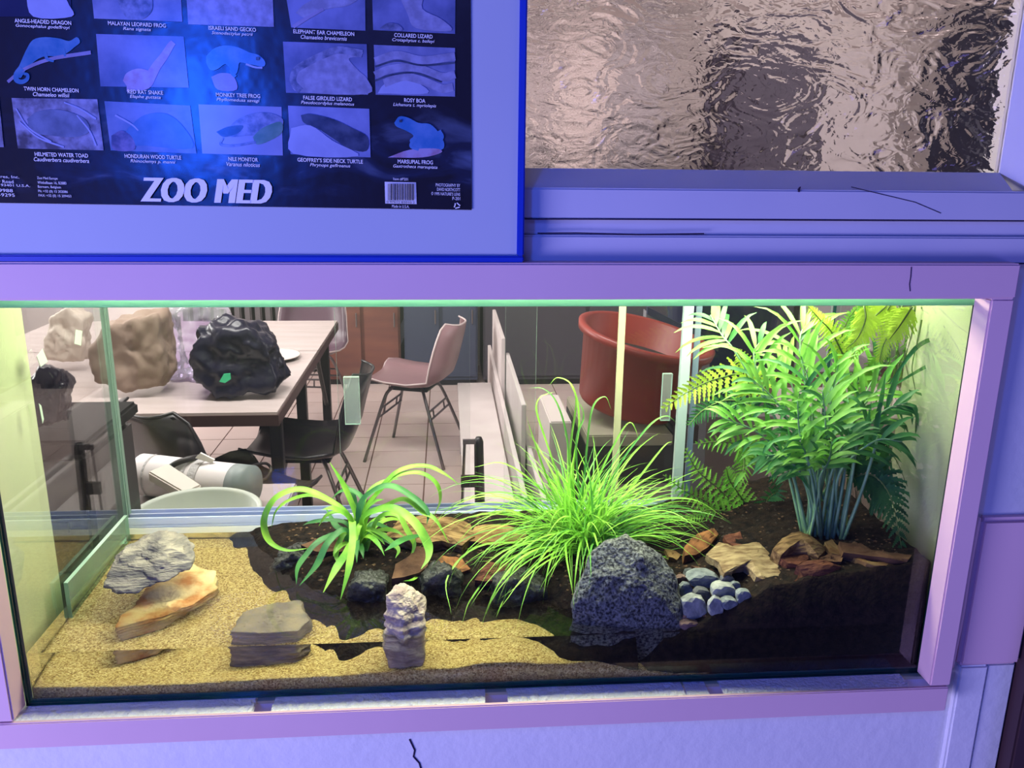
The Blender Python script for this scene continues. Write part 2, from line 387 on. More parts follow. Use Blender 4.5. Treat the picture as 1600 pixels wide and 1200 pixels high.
LAND = [(-.35,.985),(-.25,.992),(-.1,1.000),(.1,1.004),(.25,1.006),(.33,1.006),(.415,1.024),(.44,1.040),(.52,1.054),(.636,1.068),(.66,1.07)]
FRONT = [(.26,.90),(.30,.955),(.33,.978),(.37,.998),(.415,1.024),(.435,1.038),(.52,1.054),(.636,1.068),(.66,1.07)]
def soil_h(X, Y):
    ys = lerp_tab(SHORE, X); d = Y-ys + .012*nz((X,Y,0),22,5)
    land = lerp_tab(LAND, X)
    if d > 0: h = WZ + (land-WZ)*(1-math.exp(-d/.022))
    else: h = WZ + d*.75 + .010*nz((X,Y,3),30,6)*min(1,-d/.02)
    if X > .26:
        f = lerp_tab(FRONT, X); t = min(1, Y/.12); h = f*(1-t)+max(h,f-.02)*t if X < .42 else land
    h += .004*nz((X,Y,0),40,7)*min(1,Y/.03+.3) + .0022*nz((X,Y,0),120,8)
    return h
def on_soil(x, y, lift=0.0):
    lo = None; Y = .010
    while Y < GD-.03:
        p = at(x,y,Y=Y)
        if p.z <= soil_h(p.x,p.y)+lift: return p
        Y += .002
    return at(x,y,Y=GD-.03)
def field(name, x0, x1, nx, y0, y1, ny, fn, zb, mt):
    V = []; fs = []
    for j in range(ny+1):
        for i in range(nx+1):
            X = x0+(x1-x0)*i/nx; Y = y0+(y1-y0)*j/ny; V.append((X, Y, max(zb+.0008, fn(X,Y))))
    W = nx+1
    for j in range(ny):
        for i in range(nx): fs.append((j*W+i, j*W+i+1, (j+1)*W+i+1, (j+1)*W+i))
    o = len(V)
    ring = [i for i in range(W)] + [j*W+nx for j in range(1,ny+1)] + [ny*W+i for i in range(nx-1,-1,-1)] + [j*W for j in range(ny-1,0,-1)]
    for q in ring: V.append((V[q][0], V[q][1], zb))
    n = len(ring)
    for k in range(n): fs.append((ring[k], o+k, o+(k+1)%n, ring[(k+1)%n]))
    fs.append(tuple(o+k for k in range(n)))
    return MB().add(V, fs).build(name, mt, smooth=True, clean=True)
tag(field('sand_bed', GX0+.0015, .36, 220, .0076, GD-.026, 80, sand_h, .9085, sand_mat()), 'coarse golden sand bed under the shallow water of the tank', 'sand', kind='stuff')
SOIL = mat('dark_peat', (.005,.004,.004), .95, .12, var=(.018,.011,.008), vscale=90, bump=1.0, bscale=160, detail=8)
tag(field('peat_soil', -.40, GX1-.0015, 210, .0080, GD-.026, 80, soil_h, .909, SOIL), 'dark peat soil bank rising to the right end of the tank', 'soil', kind='stuff')
b = MB().box((GX0+.001,.0066,.9083),(GX1-.001,GD-.0235,WZ))
tag(b.build('water', water_mat()), 'clear shallow water pool covering the sand in the tank', 'water', kind='stuff')
# crumbs of peat and bark mulch on the land
b = MB()
for k in range(1500):
    X = R0.uniform(-.28,.65); Y = R0.uniform(.02,.355); z = soil_h(X,Y)
    if z < WZ+.004: continue
    r = R0.uniform(.001,.0032); c = Vector((X,Y,z)); V = []
    for dx,dy,dz in ((1,0,0),(-1,0,0),(0,1,0),(0,-1,0),(0,0,1),(0,0,-1)):
        V.append(c+Vector((dx*r*R0.uniform(.6,1.8),dy*r*R0.uniform(.6,1.6),dz*r*R0.uniform(.4,.9))))
    b.add(V, [(0,2,4),(2,1,4),(1,3,4),(3,0,4),(2,0,5),(1,2,5),(3,1,5),(0,3,5)], R0.choice((0,0,0,0,1,1,1,1,2)))
tag(b.build('peat_crumbs', [mat('peat_dark',(.02,.012,.008),.9), mat('peat_brown',(.09,.045,.02),.9), mat('peat_tan',(.13,.075,.035),.9)]), 'loose brown crumbs of peat and moss over the soil bank', 'mulch', kind='stuff')

# ------------------------------------------------------------------ stones
from mathutils.bvhtree import BVHTree
def hull_rock(name, pts, mt, sub=4, amp=.004, sc=30, seed=0, strata=0, sdir=(0,0,1), fine=.0008, smooth=True, rnd=.15, parent=None):
    P = [Vector(p) for p in pts]
    c = sum(P, Vector())/len(P)
    bm = bmesh.new()
    for p in P: bm.verts.new(p)
    bmesh.ops.convex_hull(bm, input=bm.verts[:]); bm.normal_update()
    bv = BVHTree.FromBMesh(bm)
    bs = bmesh.new(); bmesh.ops.create_icosphere(bs, subdivisions=sub, radius=1)
    sd = Vector(sdir).normalized()
    ext = Vector((max(p.x for p in P)-min(p.x for p in P), max(p.y for p in P)-min(p.y for p in P), max(p.z for p in P)-min(p.z for p in P)))/2
    for v in bs.verts:
        d = Vector((v.co.x*ext.x, v.co.y*ext.y, v.co.z*ext.z)).normalized()
        h = bv.ray_cast(c+d*1.0, -d)
        p = h[0] if h[0] is not None else c+d*.02
        e = Vector((v.co.x*ext.x, v.co.y*ext.y, v.co.z*ext.z))+c
        p = p.lerp(e, rnd)
        q = p*1.0
        a = amp*nz(p,sc,seed)+amp*.5*nz(p,sc*2.3,seed+1)+fine*nz(p,sc*8,seed+2)
        if strata:
            s = (p.dot(sd)+.004*nz(p,25,seed+5))*strata
            k = s-math.floor(s)
            a += amp*.6*(abs(k-.5)*2-.5)*(1-abs(d.dot(sd)))
        v.co = p+d*a
    me = bpy.data.meshes.new(name); bs.to_mesh(me); bs.free(); bm.free()
    me.materials.append(mt)
    for p in me.polygons: p.use_smooth = smooth
    return link(name, me, parent)
def prism_pts(outline, Y0, depth, shrink=.8, dz=0, tilt=0):
    """traced outline at distance Y0, repeated smaller a real depth further back"""
    yb_ = max(p[1] for p in outline); yt_ = min(p[1] for p in outline)
    A = [at(x,y,Y=Y0+tilt*(yb_-y)/(yb_-yt_)) for x,y in outline]; c = sum(A, Vector())/len(A)
    B = [c+(p-c)*shrink+Vector((0,depth,dz)) for p in A]
    M_ = [c+(p-c)*1.06+Vector((0,depth*.45,dz*.4)) for p in A]
    return A+B+M_
LAVA = mat('black_lava', (.010,.011,.014), .85, .3, var=(.17,.18,.18), vscale=260, bump=1.0, bscale=260, detail=3)
LAVA2 = mat('wet_black_lava', (.004,.004,.004), .45, .4, var=(.028,.03,.028), vscale=180, bump=1.0, bscale=150, detail=6)
GREYR = mat('grey_layered_stone', (.10,.09,.095), .75, .3, var=(.31,.27,.22), vscale=26, bump=1.0, bscale=90, stretch=(1,1,5))
OCHRE = mat('ochre_slab_stone', (.50,.38,.20), .7, .3, var=(.30,.12,.035), vscale=22, bump=.6, bscale=80, var3=(.46,.32,.15))
SLATE = mat('brown_grey_slate', (.15,.12,.105), .75, .3, var=(.30,.235,.17), vscale=30, bump=1.0, bscale=70, stretch=(1,1,6))
PINKR = mat('pinkish_limestone', (.26,.19,.18), .75, .3, var=(.48,.40,.32), vscale=32, bump=1.0, bscale=80, stretch=(1,1,4))
bo = [(893,950),(903,918),(920,872),(943,845),(976,838),(1008,848),(1035,868),(1055,905),(1068,945),(1067,983),(1010,980),(940,964)]
big = [at(x,y,Y=.016+max(0,(985-y))/147*.055) for x,y in bo]
big += [at(x*.93+980*.07,y*.95+40,Y=.10) for x,y in bo[1:8]]
big += [at(1003,872,Y=.040), at(930,905,Y=.035), at(1030,930,Y=.018)]
big += [Vector((at(893,950,Y=.03).x-.004,.045,.92)), Vector((at(1066,985,Y=.015).x+.004,.022,.92)), Vector((.24,.12,.92)), Vector((.20,.10,.92))]
tag(hull_rock('lava_rock', big, LAVA, 6, .007, 24, 3, fine=.0018, rnd=.02), 'large rough blue-black lava rock standing at the waterline beside the grass tuft', 'rock')
dl = (([(536,950),(545,915),(575,905),(602,912),(606,945)], .115, .05, 'small wet black lava rock behind the upright stone, its foot in the water'),
      ([(658,945),(664,905),(700,892),(722,905),(726,945)], .125, .05, 'small wet black lava rock under the hanging grass, right of the upright stone'),
      ([(424,905),(430,878),(455,866),(482,872),(484,904)], .225, .05, 'small wet black lava rock under the left looping leaves of the strap-leaved plant'),
      ([(770,945),(776,915),(810,905),(850,912),(858,948)], .10, .05, 'low wet black lava rock under the grass, just left of the large lava rock'))
for i, (ol, Y0, dp, lab) in enumerate(dl):
    P = prism_pts(ol, Y0, dp, .8); lo = [p.copy() for p in P if p.z < .99]
    for p in lo: p.z = .925
    tag(hull_rock('lava_rock', P+lo, LAVA2, 5, .010, 30, 11+i, fine=.004), lab, 'rock', 'black lava rocks along the shore')
# ochre slab, lying, partly under water
sl = [at(182,985,z=.968), at(192,962,z=.972), at(235,915,z=.982), at(300,878,z=.985), at(335,893,z=.985), at(342,915,z=.98), at(300,945,z=.975), at(235,976,z=.966)]
tag(hull_rock('stone_slab', sl+[p+Vector((0,0,-.022)) for p in sl]+[sl[0]+Vector((.004,-.004,-.04)),sl[-1]+Vector((0,0,-.04)), sl[3]+Vector((0,0,-.04))], OCHRE, 6, .006, 30, 21, strata=130, fine=.0012, rnd=.03), 'flat ochre and rust stone slab lying on the sand beneath the grey rock', 'stone')
gr = prism_pts([(160,918),(168,893),(190,872),(222,855),(250,848),(282,862),(303,876),(296,890),(262,908),(214,929),(180,926)], .115, .05, .75, .010, .055)
tag(hull_rock('stone', gr, GREYR, 6, .008, 26, 31, strata=90, sdir=(.25,-.3,1), fine=.0018, rnd=.05), 'grey layered rock with a violet front face resting on the ochre slab', 'stone')
st = [Vector(p) for p in ((-.300,.052,.965),(-.292,.10,.968),(-.25,.13,.968),(-.215,.125,.970),(-.195,.075,.967),(-.21,.050,.964),(-.25,.047,.966))]
tag(hull_rock('stone', st+[p+Vector((.002,0,-.046)) for p in st], SLATE, 6, .006, 30, 41, strata=110, fine=.0014, rnd=.03), 'brown-grey slate block lying under water near the front glass', 'stone')
us = [(607,935),(618,930),(630,935),(644,931),(652,940),(655,962),(662,968),(663,1005),(660,1042),(634,1050),(612,1043),(602,1004),(603,972),(609,960)]
ua = [at(x,y,Y=.016+.022*max(0,(1050-y))/120) for x,y in us]; ua += [at(632,1000,Y=.010), at(634,1040,Y=.010), at(628,965,Y=.016)]
tag(hull_rock('stone', ua+[p+Vector((.001,.026,.001)) for p in ua], PINKR, 6, .009, 34, 51, strata=75, fine=.0015, rnd=.02), 'upright pinkish limestone stone rising out of the water at the front glass', 'stone')
GRV = [mat('blue_grey_gravel', (.09,.105,.12), .8, .3, var=(.19,.21,.22), vscale=90, bump=.6, bscale=120),
       mat('pale_grey_gravel', (.15,.16,.16), .8, .3, var=(.28,.29,.28), vscale=90, bump=.6, bscale=120),
       mat('dark_grey_gravel', (.04,.045,.055), .8, .3, var=(.10,.10,.11), vscale=70, bump=.6, bscale=120),
       mat('brown_gravel', (.09,.05,.045), .8, .3, var=(.16,.10,.09), vscale=70, bump=.6, bscale=120)]
gl = ((1087,953,42,40,.018,1,'largest pale angular gravel stone, beside the right foot of the lava rock'),
 (1120,951,24,34,.020,1,'upright pale gravel stone just right of the largest gravel stone'),
 (1103,911,52,24,.050,0,'flat blue-grey gravel stone lying at the top of the heap'),
 (1073,925,22,28,.035,0,'small blue-grey gravel stone wedged against the lava rock'),
 (1098,932,30,24,.035,2,'dark gravel stone in the middle of the heap above the largest one'),
 (1133,928,42,25,.036,1,'pale rounded gravel stone below the dark gravel stone at the top right'),
 (1165,936,28,24,.026,0,'rightmost gravel stone of the heap, against the dark soil'),
 (1141,946,32,17,.024,0,'low grey gravel stone in the bottom row, right of the upright pale one'),
 (1138,911,26,20,.048,2,'dark gravel stone at the top right of the heap'),
 (1079,897,20,11,.060,2,'tiny dark gravel stone above the flat blue-grey one'),
 (1073,968,15,13,.020,3,'tiny brownish pebble below the largest gravel stone'),
 (1080,981,36,16,.014,3,'low brown stone at the waterline below the gravel heap'),
 (1066,908,20,16,.050,3,'small brown pebble at the top left of the heap, against the lava rock'),
 (1150,917,18,12,.046,0,'small flat grey stone behind the rightmost gravel stone'))
rg = random.Random(3)
for i, (x, y, wx, hy, Y, mi, lab) in enumerate(gl):
    n = 7; ol = []
    for k in range(n):
        q = 2*math.pi*(k+rg.uniform(-.25,.25))/n; ol.append((x+math.cos(q)*wx*.52*rg.uniform(.86,1.05), y-math.sin(q)*hy*.52*rg.uniform(.86,1.05)))
    dpt = wx*.0008*.8; Y = max(.010, on_soil(x, y+hy*.3, .0).y-.004)
    tag(hull_rock('gravel_stone', prism_pts(ol, Y, dpt, .7), GRV[mi], 3, .0012, 60, 60+i, smooth=False, rnd=.0), lab, 'stone', 'gravel beside the lava rock')

# ------------------------------------------------------------------ bark and driftwood
BK = dict(pale=mat('pale_driftwood', (.15,.095,.05), .85, .15, var=(.36,.27,.15), vscale=40, bump=1.0, bscale=90, stretch=(1,3,3)),
 knot=mat('knotted_wood', (.07,.035,.015), .8, .15, var=(.24,.15,.07), vscale=40, bump=1.0, bscale=80, stretch=(1,3,3)),
 red=mat('red_bark', (.06,.018,.012), .75, .2, var=(.14,.05,.028), vscale=45, bump=1.0, bscale=70, stretch=(1,3,3)),
 orange=mat('orange_bark', (.09,.035,.015), .8, .2, var=(.26,.11,.04), vscale=60, bump=1.0, bscale=70),
 dark=mat('dark_bark', (.05,.022,.014), .8, .2, var=(.12,.06,.035), vscale=30, bump=.8, bscale=70),
 tan=mat('tan_bark', (.24,.15,.065), .8, .2, var=(.14,.07,.03), vscale=45, bump=1.0, bscale=60))
def C5(l): return [(1000+x/3.333, 780+y/3.333) for x, y in l]
def bark(name, ol, Yf, Yb, mt, lab, th=.010, seed=0, amp=.005, arch=.0, cat='bark'):
    """a chip: traced outline laid over a tilted plane between distances Yf and Yb, with real thickness"""
    ys = [p[1] for p in ol]; y0, y1 = min(ys), max(ys)
    cxx = sum(p[0] for p in ol)/len(ol); cyy = sum(p[1] for p in ol)/len(ol)
    rings = 5; n0 = len(ol); fine = []
    for i in range(n0):
        a, c = ol[i], ol[(i+1)%n0]
        for k in range(3): fine.append((a[0]+(c[0]-a[0])*k/3, a[1]+(c[1]-a[1])*k/3))
    n = len(fine); V = []
    G = [on_soil(x, y, th*.9) for x, y in ol]; mY = sum(p.y for p in G)/n0
    # best tilted plane through the ground below the outline: Y as a linear function of the row
    my = sum(p[1] for p in ol)/n0; sl_ = sum((p[1]-my)*(g.y-mY) for p, g in zip(ol, G))/max(1e-6, sum((p[1]-my)**2 for p in ol))
    sl_ = min(-.0005, sl_)
    Yat = lambda y: min(GD-.035, max(.012, mY+sl_*(y-my)))
    for r in range(rings):
        s = 1-r/rings
        for x, y in fine:
            px, py = cxx+(x-cxx)*s, cyy+(y-cyy)*s
            p = at(px, py, Y=Yat(py))
            p += Vector((0,-.3,1))*(arch*(1-s*s) + amp*nz(p,45,seed)+amp*.4*nz(p,130,seed))
            p.y = max(p.y,.0095); V.append(p)
    c = at(cxx, cyy, Y=Yat(cyy)) + Vector((0,-.3,1))*arch; V.append(c)
    dn = Vector((0,.35,-.94))*th*1.3
    top = len(V); V += [V[k]+dn for k in range(n)]
    fs = []
    for r in range(rings-1):
        for k in range(n): fs.append((r*n+k, r*n+(k+1)%n, (r+1)*n+(k+1)%n, (r+1)*n+k))
    for k in range(n): fs.append(((rings-1)*n+k, (rings-1)*n+(k+1)%n, top-1)); fs.append((k, top+k, top+(k+1)%n, (k+1)%n))
    fs.append(tuple(top+k for k in range(n-1,-1,-1)))
    o = MB().add(V, fs).build(name, mt, clean=True)
    return tag(o, lab, cat, 'bark and wood on the soil')
bark('driftwood', C5([(345,285),(410,225),(480,245),(560,228),(640,222),(705,262),(722,302),(765,332),(805,372),(800,402),(700,398),(640,412),(605,402),(575,365),(545,345),(490,352),(485,372),(440,382),(412,332)]), .085, .15, BK['pale'], 'pale forked driftwood plate lying in the middle of the bark', .010, 1, .003, .006, 'driftwood')
bark('driftwood', C5([(690,262),(740,205),(790,178),(835,168),(890,185),(945,235),(968,265),(930,300),(870,275),(800,268),(735,292)]), .12, .17, BK['knot'], 'humped knotted brown wood at the foot of the palm stems', .016, 2, .003, .012, 'driftwood')
bark('bark_chip', C5([(722,302),(800,268),(868,268),(878,312),(820,345),(770,335)]), .09, .115, BK['red'], 'upper red-brown bark chip leaning on the driftwood', .010, 3)
bark('bark_chip', C5([(815,348),(870,320),(960,315),(1050,350),(1020,385),(930,432),(880,420)]), .06, .09, BK['red'], 'larger red-brown bark chunk in front at the glass', .014, 4, .003, .006)
bark('bark_chip', C5([(770,438),(820,408),(830,375),(850,405),(872,420),(850,442),(800,446)]), .045, .06, BK['orange'], 'small orange bark splinter before the red-brown chunk', .006, 5)
bark('bark_chip', C5([(230,250),(260,215),(300,180),(385,150),(408,185),(355,250),(290,285),(232,298)]), .15, .185, BK['orange'], 'flaky orange-brown bark chunk above the gravel heap', .016, 6, .004, .004)
bark('bark_chip', C5([(128,258),(170,272),(214,290),(192,312),(150,306)]), .12, .135, BK['tan'], 'small yellow-tan bark flake right of the lava rock top', .006, 7)
bark('bark_chip', C5([(435,190),(520,172),(548,240),(500,252),(460,220)]), .18, .21, BK['red'], 'thin reddish bark chip behind the pale driftwood', .008, 8)
bark('bark_chip', C5([(962,225),(998,212),(1045,268),(1180,298),(1335,345),(1215,352),(1110,305),(1000,278)]), .09, .13, BK['tan'], 'long tan bark strip right of the palm foot', .008, 9)
bark('bark_chip', C5([(1035,228),(1150,235),(1190,265),(1300,275),(1415,290),(1390,325),(1250,302),(1060,275)]), .12, .15, BK['dark'], 'long dark bark stick at the far right end of the soil', .010, 10)
bark('bark_chip', C5([(935,305),(990,275),(1062,290),(1050,322),(960,318)]), .095, .12, BK['dark'], 'dark bark chip between the red-brown chunk and the tan strip', .010, 11)
bark('bark_chip', C5([(265,345),(330,360),(415,355),(410,372),(330,378)]), .10, .115, BK['dark'], 'thin dark twig-like bark strip below the forked driftwood', .005, 12)
bark('driftwood', [(612,905),(618,882),(640,868),(652,850),(664,842),(672,862),(668,885),(655,895),(632,902)], .19, .225, BK['dark'], 'brown wood lump under the broad leaf of the strap-leaved plant', .014, 13, .003, .004, 'driftwood')
bark('driftwood', [(600,838),(622,815),(660,806),(705,808),(735,818),(742,838),(722,852),(690,845),(660,850),(630,842)], .27, .31, BK['knot'], 'ochre-brown log end between the strap-leaved plant and the grass', .02, 14, .004, .012, 'driftwood')
bark('bark_chip', [(728,846),(742,822),(790,820),(826,832),(812,848),(770,852)], .25, .28, BK['tan'], 'yellowish bark chip behind the left side of the grass', .010, 15)
bark('bark_chip', [(672,892),(690,868),(722,872),(735,890),(705,900)], .185, .21, BK['orange'], 'orange bark chip beside the hanging grass above the small lava rock', .010, 16)
bark('bark_chip', [(742,905),(760,880),(800,878),(822,896),(790,908)], .17, .20, BK['red'], 'red-brown bark chip half hidden under the grass', .010, 17)
bark('bark_chip', [(470,852),(500,838),(540,842),(545,858),(505,864)], .28, .31, BK['dark'], 'dark bark chip behind the strap-leaved plant', .010, 18)
# ------------------------------------------------------------------ plants
def leafmat(name, c, v, tr=.35, rough=.45, sc=25):
    return mat(name, c, rough, .4, var=v, vscale=sc, trans=tr)
L_SP = leafmat('strap_leaf_green', (.11,.34,.03), (.30,.58,.07))
L_SPD = leafmat('strap_leaf_dark', (.03,.15,.05), (.07,.26,.06))
L_GR = leafmat('grass_green', (.20,.50,.05), (.34,.68,.09))
L_GR2 = leafmat('grass_dark_green', (.07,.27,.05), (.16,.42,.07))
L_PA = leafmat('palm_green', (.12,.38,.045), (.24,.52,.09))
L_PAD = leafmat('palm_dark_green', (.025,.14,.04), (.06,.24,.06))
L_FE = leafmat('fern_yellow_green', (.40,.62,.05), (.56,.74,.10))
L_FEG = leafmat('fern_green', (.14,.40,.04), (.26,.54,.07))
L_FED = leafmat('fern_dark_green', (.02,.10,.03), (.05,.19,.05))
STEM = mat('palm_stem', (.12,.26,.12), .5, .4, var=(.20,.36,.18), vscale=40)
STEMD = mat('fern_stem', (.10,.16,.04), .6, .3)

# strap-leaved plant (each leaf traced as a path with its own distances)
sp_base = on_soil(560,862); print('STRAP', sp_base)
sp = empty('strap_leaved_plant', sp_base, 'bright green strap-leaved plant with arching looping leaves on the soil bank', 'plant')
SPL = [  # path px, Y at base .235 -> Y end, half width mm, dark
 ([(564,829),(540,765),(515,722)], .25, 4.4, 0),
 ([(545,808),(508,779),(468,765),(431,779),(413,813),(420,845),(447,860),(481,857)], .22, 5.2, 0),
 ([(543,806),(497,776),(460,779),(433,797),(424,824)], .30, 3.6, 0),
 ([(548,815),(524,796),(503,796)], .20, 5.0, 0),
 ([(561,795),(583,768),(612,760),(647,779),(668,800),(667,819)], .18, 5.2, 1),
 ([(572,800),(607,749),(636,731),(668,729),(695,741),(717,757)], .25, 3.8, 0),
 ([(570,800),(593,768),(620,744),(655,739),(681,755),(688,781),(678,806)], .24, 3.8, 0),
 ([(567,813),(593,797),(620,797),(649,819),(668,851),(669,872),(658,889)], .12, 7.0, 0),
 ([(575,808),(607,789),(633,781),(660,800),(681,813),(701,848)], .17, 4.4, 0),
 ([(551,816),(551,845),(545,888),(532,937)], .10, 5.2, 0),
 ([(540,829),(513,848),(495,883),(468,915)], .15, 5.2, 1),
 ([(530,835),(497,848),(479,867),(465,888),(463,913)], .16, 4.4, 1),
 ([(543,832),(529,851),(525,867),(529,884)], .18, 4.4, 0),
 ([(552,850),(540,867),(524,891),(505,926)], .12, 6.0, 0),
 ([(564,821),(556,840),(551,864)], .19, 4.0, 0),
 ([(655,837),(628,845),(601,861)], .13, 5.2, 1),
 ([(572,829),(588,835),(601,851)], .19, 4.4, 0),
 ([(537,832),(524,821),(508,792)], .29, 5.0, 1),
 ([(545,822),(519,813),(487,816),(473,821)], .27, 3.6, 1),
 ([(590,812),(620,805),(636,829),(647,851),(641,874)], .19, 4.4, 0),
 ([(560,810),(567,782),(551,767),(532,768),(517,781)], .27, 4.0, 1),
 ([(565,805),(575,770),(600,752),(628,748)], .29, 3.2, 0),
 ([(556,800),(552,775),(540,755)], .27, 4.0, 1),
 ([(575,830),(600,838),(622,858),(618,872)], .16, 3.6, 0),
 ([(668,872),(660,893),(645,906),(630,908)], .10, 2.4, 0),
 ([(580,820),(612,830),(632,842)], .27, 4.0, 1),
 ([(568,806),(585,785),(600,780)], .22, 3.2, 0),
 ([(550,812),(530,800),(510,806),(498,822)], .24, 3.4, 0),
]
for ol, Ye, hw, dk in SPL:
    far = (ol[0][0]-560)**2+(ol[0][1]-862)**2 > 90**2
    n = len(ol); pts = []
    if not far: pts.append(sp_base+Vector((R0.uniform(-.012,.012),R0.uniform(-.01,.01),-.002)))
    for i, (x, y) in enumerate(ol):
        t = (i+1)/n; pts.append(at(x, y, Y=.235+(Ye-.235)*t))
    P = cr(pts, 7); k = len(P)
    wd = [hw*.001*(.55+.45*min(1,(i/k)*4))*min(1,((k-1-i)/k)*3.5+.06) for i in range(k)]
    nrm = (CAM-P[k//2]).normalized()*.8+Vector((0,0,.9))
    MB().ribbon(P, wd, nrm, .35).build('leaf', L_SPD if dk else L_SP, sp, smooth=True)
rs = random.Random(21)
for i in range(12):
    q = rs.uniform(0,6.28); ln = rs.uniform(.05,.11); e = rs.uniform(.5,1.2); p = sp_base+Vector((.008*math.cos(q),.008*math.sin(q),.012)); P = [p]
    for j in range(12):
        p = p+Vector((math.cos(q)*math.cos(e),math.sin(q)*math.cos(e),math.sin(e)))*(ln/12); e -= rs.uniform(.1,.22); p.y = min(p.y,GD-.03); P.append(p.copy())
    k = len(P); MB().ribbon(P, [.0040*(.6+.4*min(1,j/3))*min(1,((k-1-j)/k)*3.5+.06) for j in range(k)], Vector((0,-.5,.9)), .35).build('leaf', L_SPD if i%2 else L_SP, sp, smooth=True)
for k in range(9):
    q = k*.7; MB().tube([sp_base+Vector((.010*math.cos(q),.010*math.sin(q),-.004)), sp_base+Vector((.006*math.cos(q),.006*math.sin(q),.03))], [.004,.003], 6).build('leaf_sheath', L_SPD, sp, smooth=True)

# grass tuft
rg = random.Random(11)
gb = on_soil(912,855); print('GRASS', gb)
gt = empty('grass_tuft', gb, 'large tuft of fine bright green grass spilling over the water in the middle', 'plant')
def blade(base, az, el, ln, droop, hw, mt, name='blade', curl=0):
    p = base.copy(); n = 13; P = [p.copy()]; e = el; a = az
    for i in range(n):
        d = Vector((math.cos(a)*math.cos(e), math.sin(a)*math.cos(e), math.sin(e)))
        p = p+d*(ln/n)
        if p.y > GD-.03: p.y = GD-.03
        if p.y < .012: p.y = .012
        g = soil_h(p.x,p.y)+.001 if p.x > -.3 else .93
        if p.z < g and p.y > lerp_tab(SHORE,p.x): p.z = g
        P.append(p.copy()); e -= droop/n*(0.5+1.0*i/n); e = max(e, -1.45); a += curl/n
    k = len(P); wd = [hw*(.6+.4*min(1,i/3))*min(1,(k-1-i)/k*2.2+.03) for i in range(k)]
    nrm = Vector((-math.cos(az)*math.sin(el), -math.sin(az)*math.sin(el)-.15, math.cos(el)+.1))
    return MB().ribbon(P, wd, nrm, .3).build(name, mt, gt, smooth=True)
for i in range(262):
    q = rg.uniform(0,2*math.pi); rr = .030*math.sqrt(rg.random())
    base = gb+Vector((rr*math.cos(q)*1.3, rr*math.sin(q), -.002))
    kind = rg.random()
    if kind < .36:      # upright core
        az = rg.uniform(0,2*math.pi); el = rg.uniform(1.05,1.5); ln = rg.uniform(.14,.235); dr = rg.uniform(.4,1.6)
    elif kind < .64:    # left and front fan
        az = rg.uniform(math.pi*.90, math.pi*1.42); el = rg.uniform(.45,1.15); ln = rg.uniform(.17,.29); dr = rg.uniform(1.1,2.6)
    elif kind < .84:    # right fan
        az = rg.uniform(-.45,.5); el = rg.uniform(.35,1.1); ln = rg.uniform(.14,.24); dr = rg.uniform(.9,2.1)
    else:               # behind
        az = rg.uniform(.5,2.6); el = rg.uniform(.6,1.2); ln = rg.uniform(.10,.18); dr = rg.uniform(.8,1.9)
    blade(base, az, el, ln, dr, rg.uniform(.0010,.0019), L_GR if rg.random() < .78 else L_GR2, curl=rg.uniform(-.5,.5))
TALL = [[(905,840),(893,760),(885,680),(870,630),(850,608),(828,606)], [(905,840),(895,740),(905,660),(895,605),(872,590),(858,602)],
 [(900,840),(890,720),(900,630),(890,600)], [(905,840),(915,720),(925,640),(945,620),(955,640)], [(900,842),(870,740),(850,680),(838,640),(845,620),(868,612)],
 [(900,845),(860,760),(835,690),(822,650)], [(915,842),(960,740),(1010,670),(1040,650),(1058,662)], [(918,845),(980,770),(1035,700),(1050,690)],
 [(905,845),(850,770),(790,725),(740,730)], [(900,848),(820,780),(760,770),(722,785)], [(890,850),(800,800),(730,810)], [(925,845),(1000,790),(1080,780),(1140,815)],
 [(925,848),(1010,800),(1090,800),(1180,880)], [(920,850),(1020,770),(1100,745)], [(910,840),(930,760),(962,690),(985,660),(1000,690)], [(912,840),(900,700),(912,650),(900,620)],
 [(893,858),(800,870),(740,930),(722,985)],[(893,858),(820,880),(790,930),(775,965)],[(900,860),(850,880),(835,940),(800,985)],[(905,860),(880,890),(868,940),(872,975)],[(890,855),(760,850),(700,900),(705,960)],[(895,856),(830,865),(760,960),(750,985)]]
for i, ol in enumerate(TALL):
    n = len(ol); Ye = .225+.04*math.sin(i*2.1) if i < 16 else rg.uniform(.05,.09)
    P = cr([at(x,y,Y=.225+(Ye-.225)*j/(n-1)) for j,(x,y) in enumerate(ol)], 6); k = len(P)
    wd = [.0016*min(1,(k-1-j)/k*2.2+.03) for j in range(k)]
    MB().ribbon(P, wd, Vector((0,-.6,.8)), .3).build('blade', L_GR if i%3 else L_GR2, gt, smooth=True)

# the finest blades of the tuft, as one mass
b = MB(); MB_build = MB.build
class _C(MB):
    def build(self, name, mt, parent=None, **k): b.add(self.v, self.f, 0 if mt is L_GR else 1); return None
_keep = MB; MB = _C
for i in range(230):
    q = rg.uniform(0,6.28); rr_ = .034*math.sqrt(rg.random())
    az = rg.choice((rg.uniform(2.7,4.6), rg.uniform(-.6,.6), rg.uniform(0,6.28)))
    blade(gb+Vector((rr_*math.cos(q)*1.3,rr_*math.sin(q),-.002)), az, rg.uniform(.35,1.35), rg.uniform(.10,.22), rg.uniform(.8,2.5), rg.uniform(.0006,.0012), L_GR if rg.random() < .7 else L_GR2, curl=rg.uniform(-.6,.6))
MB = _keep
tag(b.build('fine_blades', [L_GR, L_GR2], gt, smooth=True), kind='stuff')

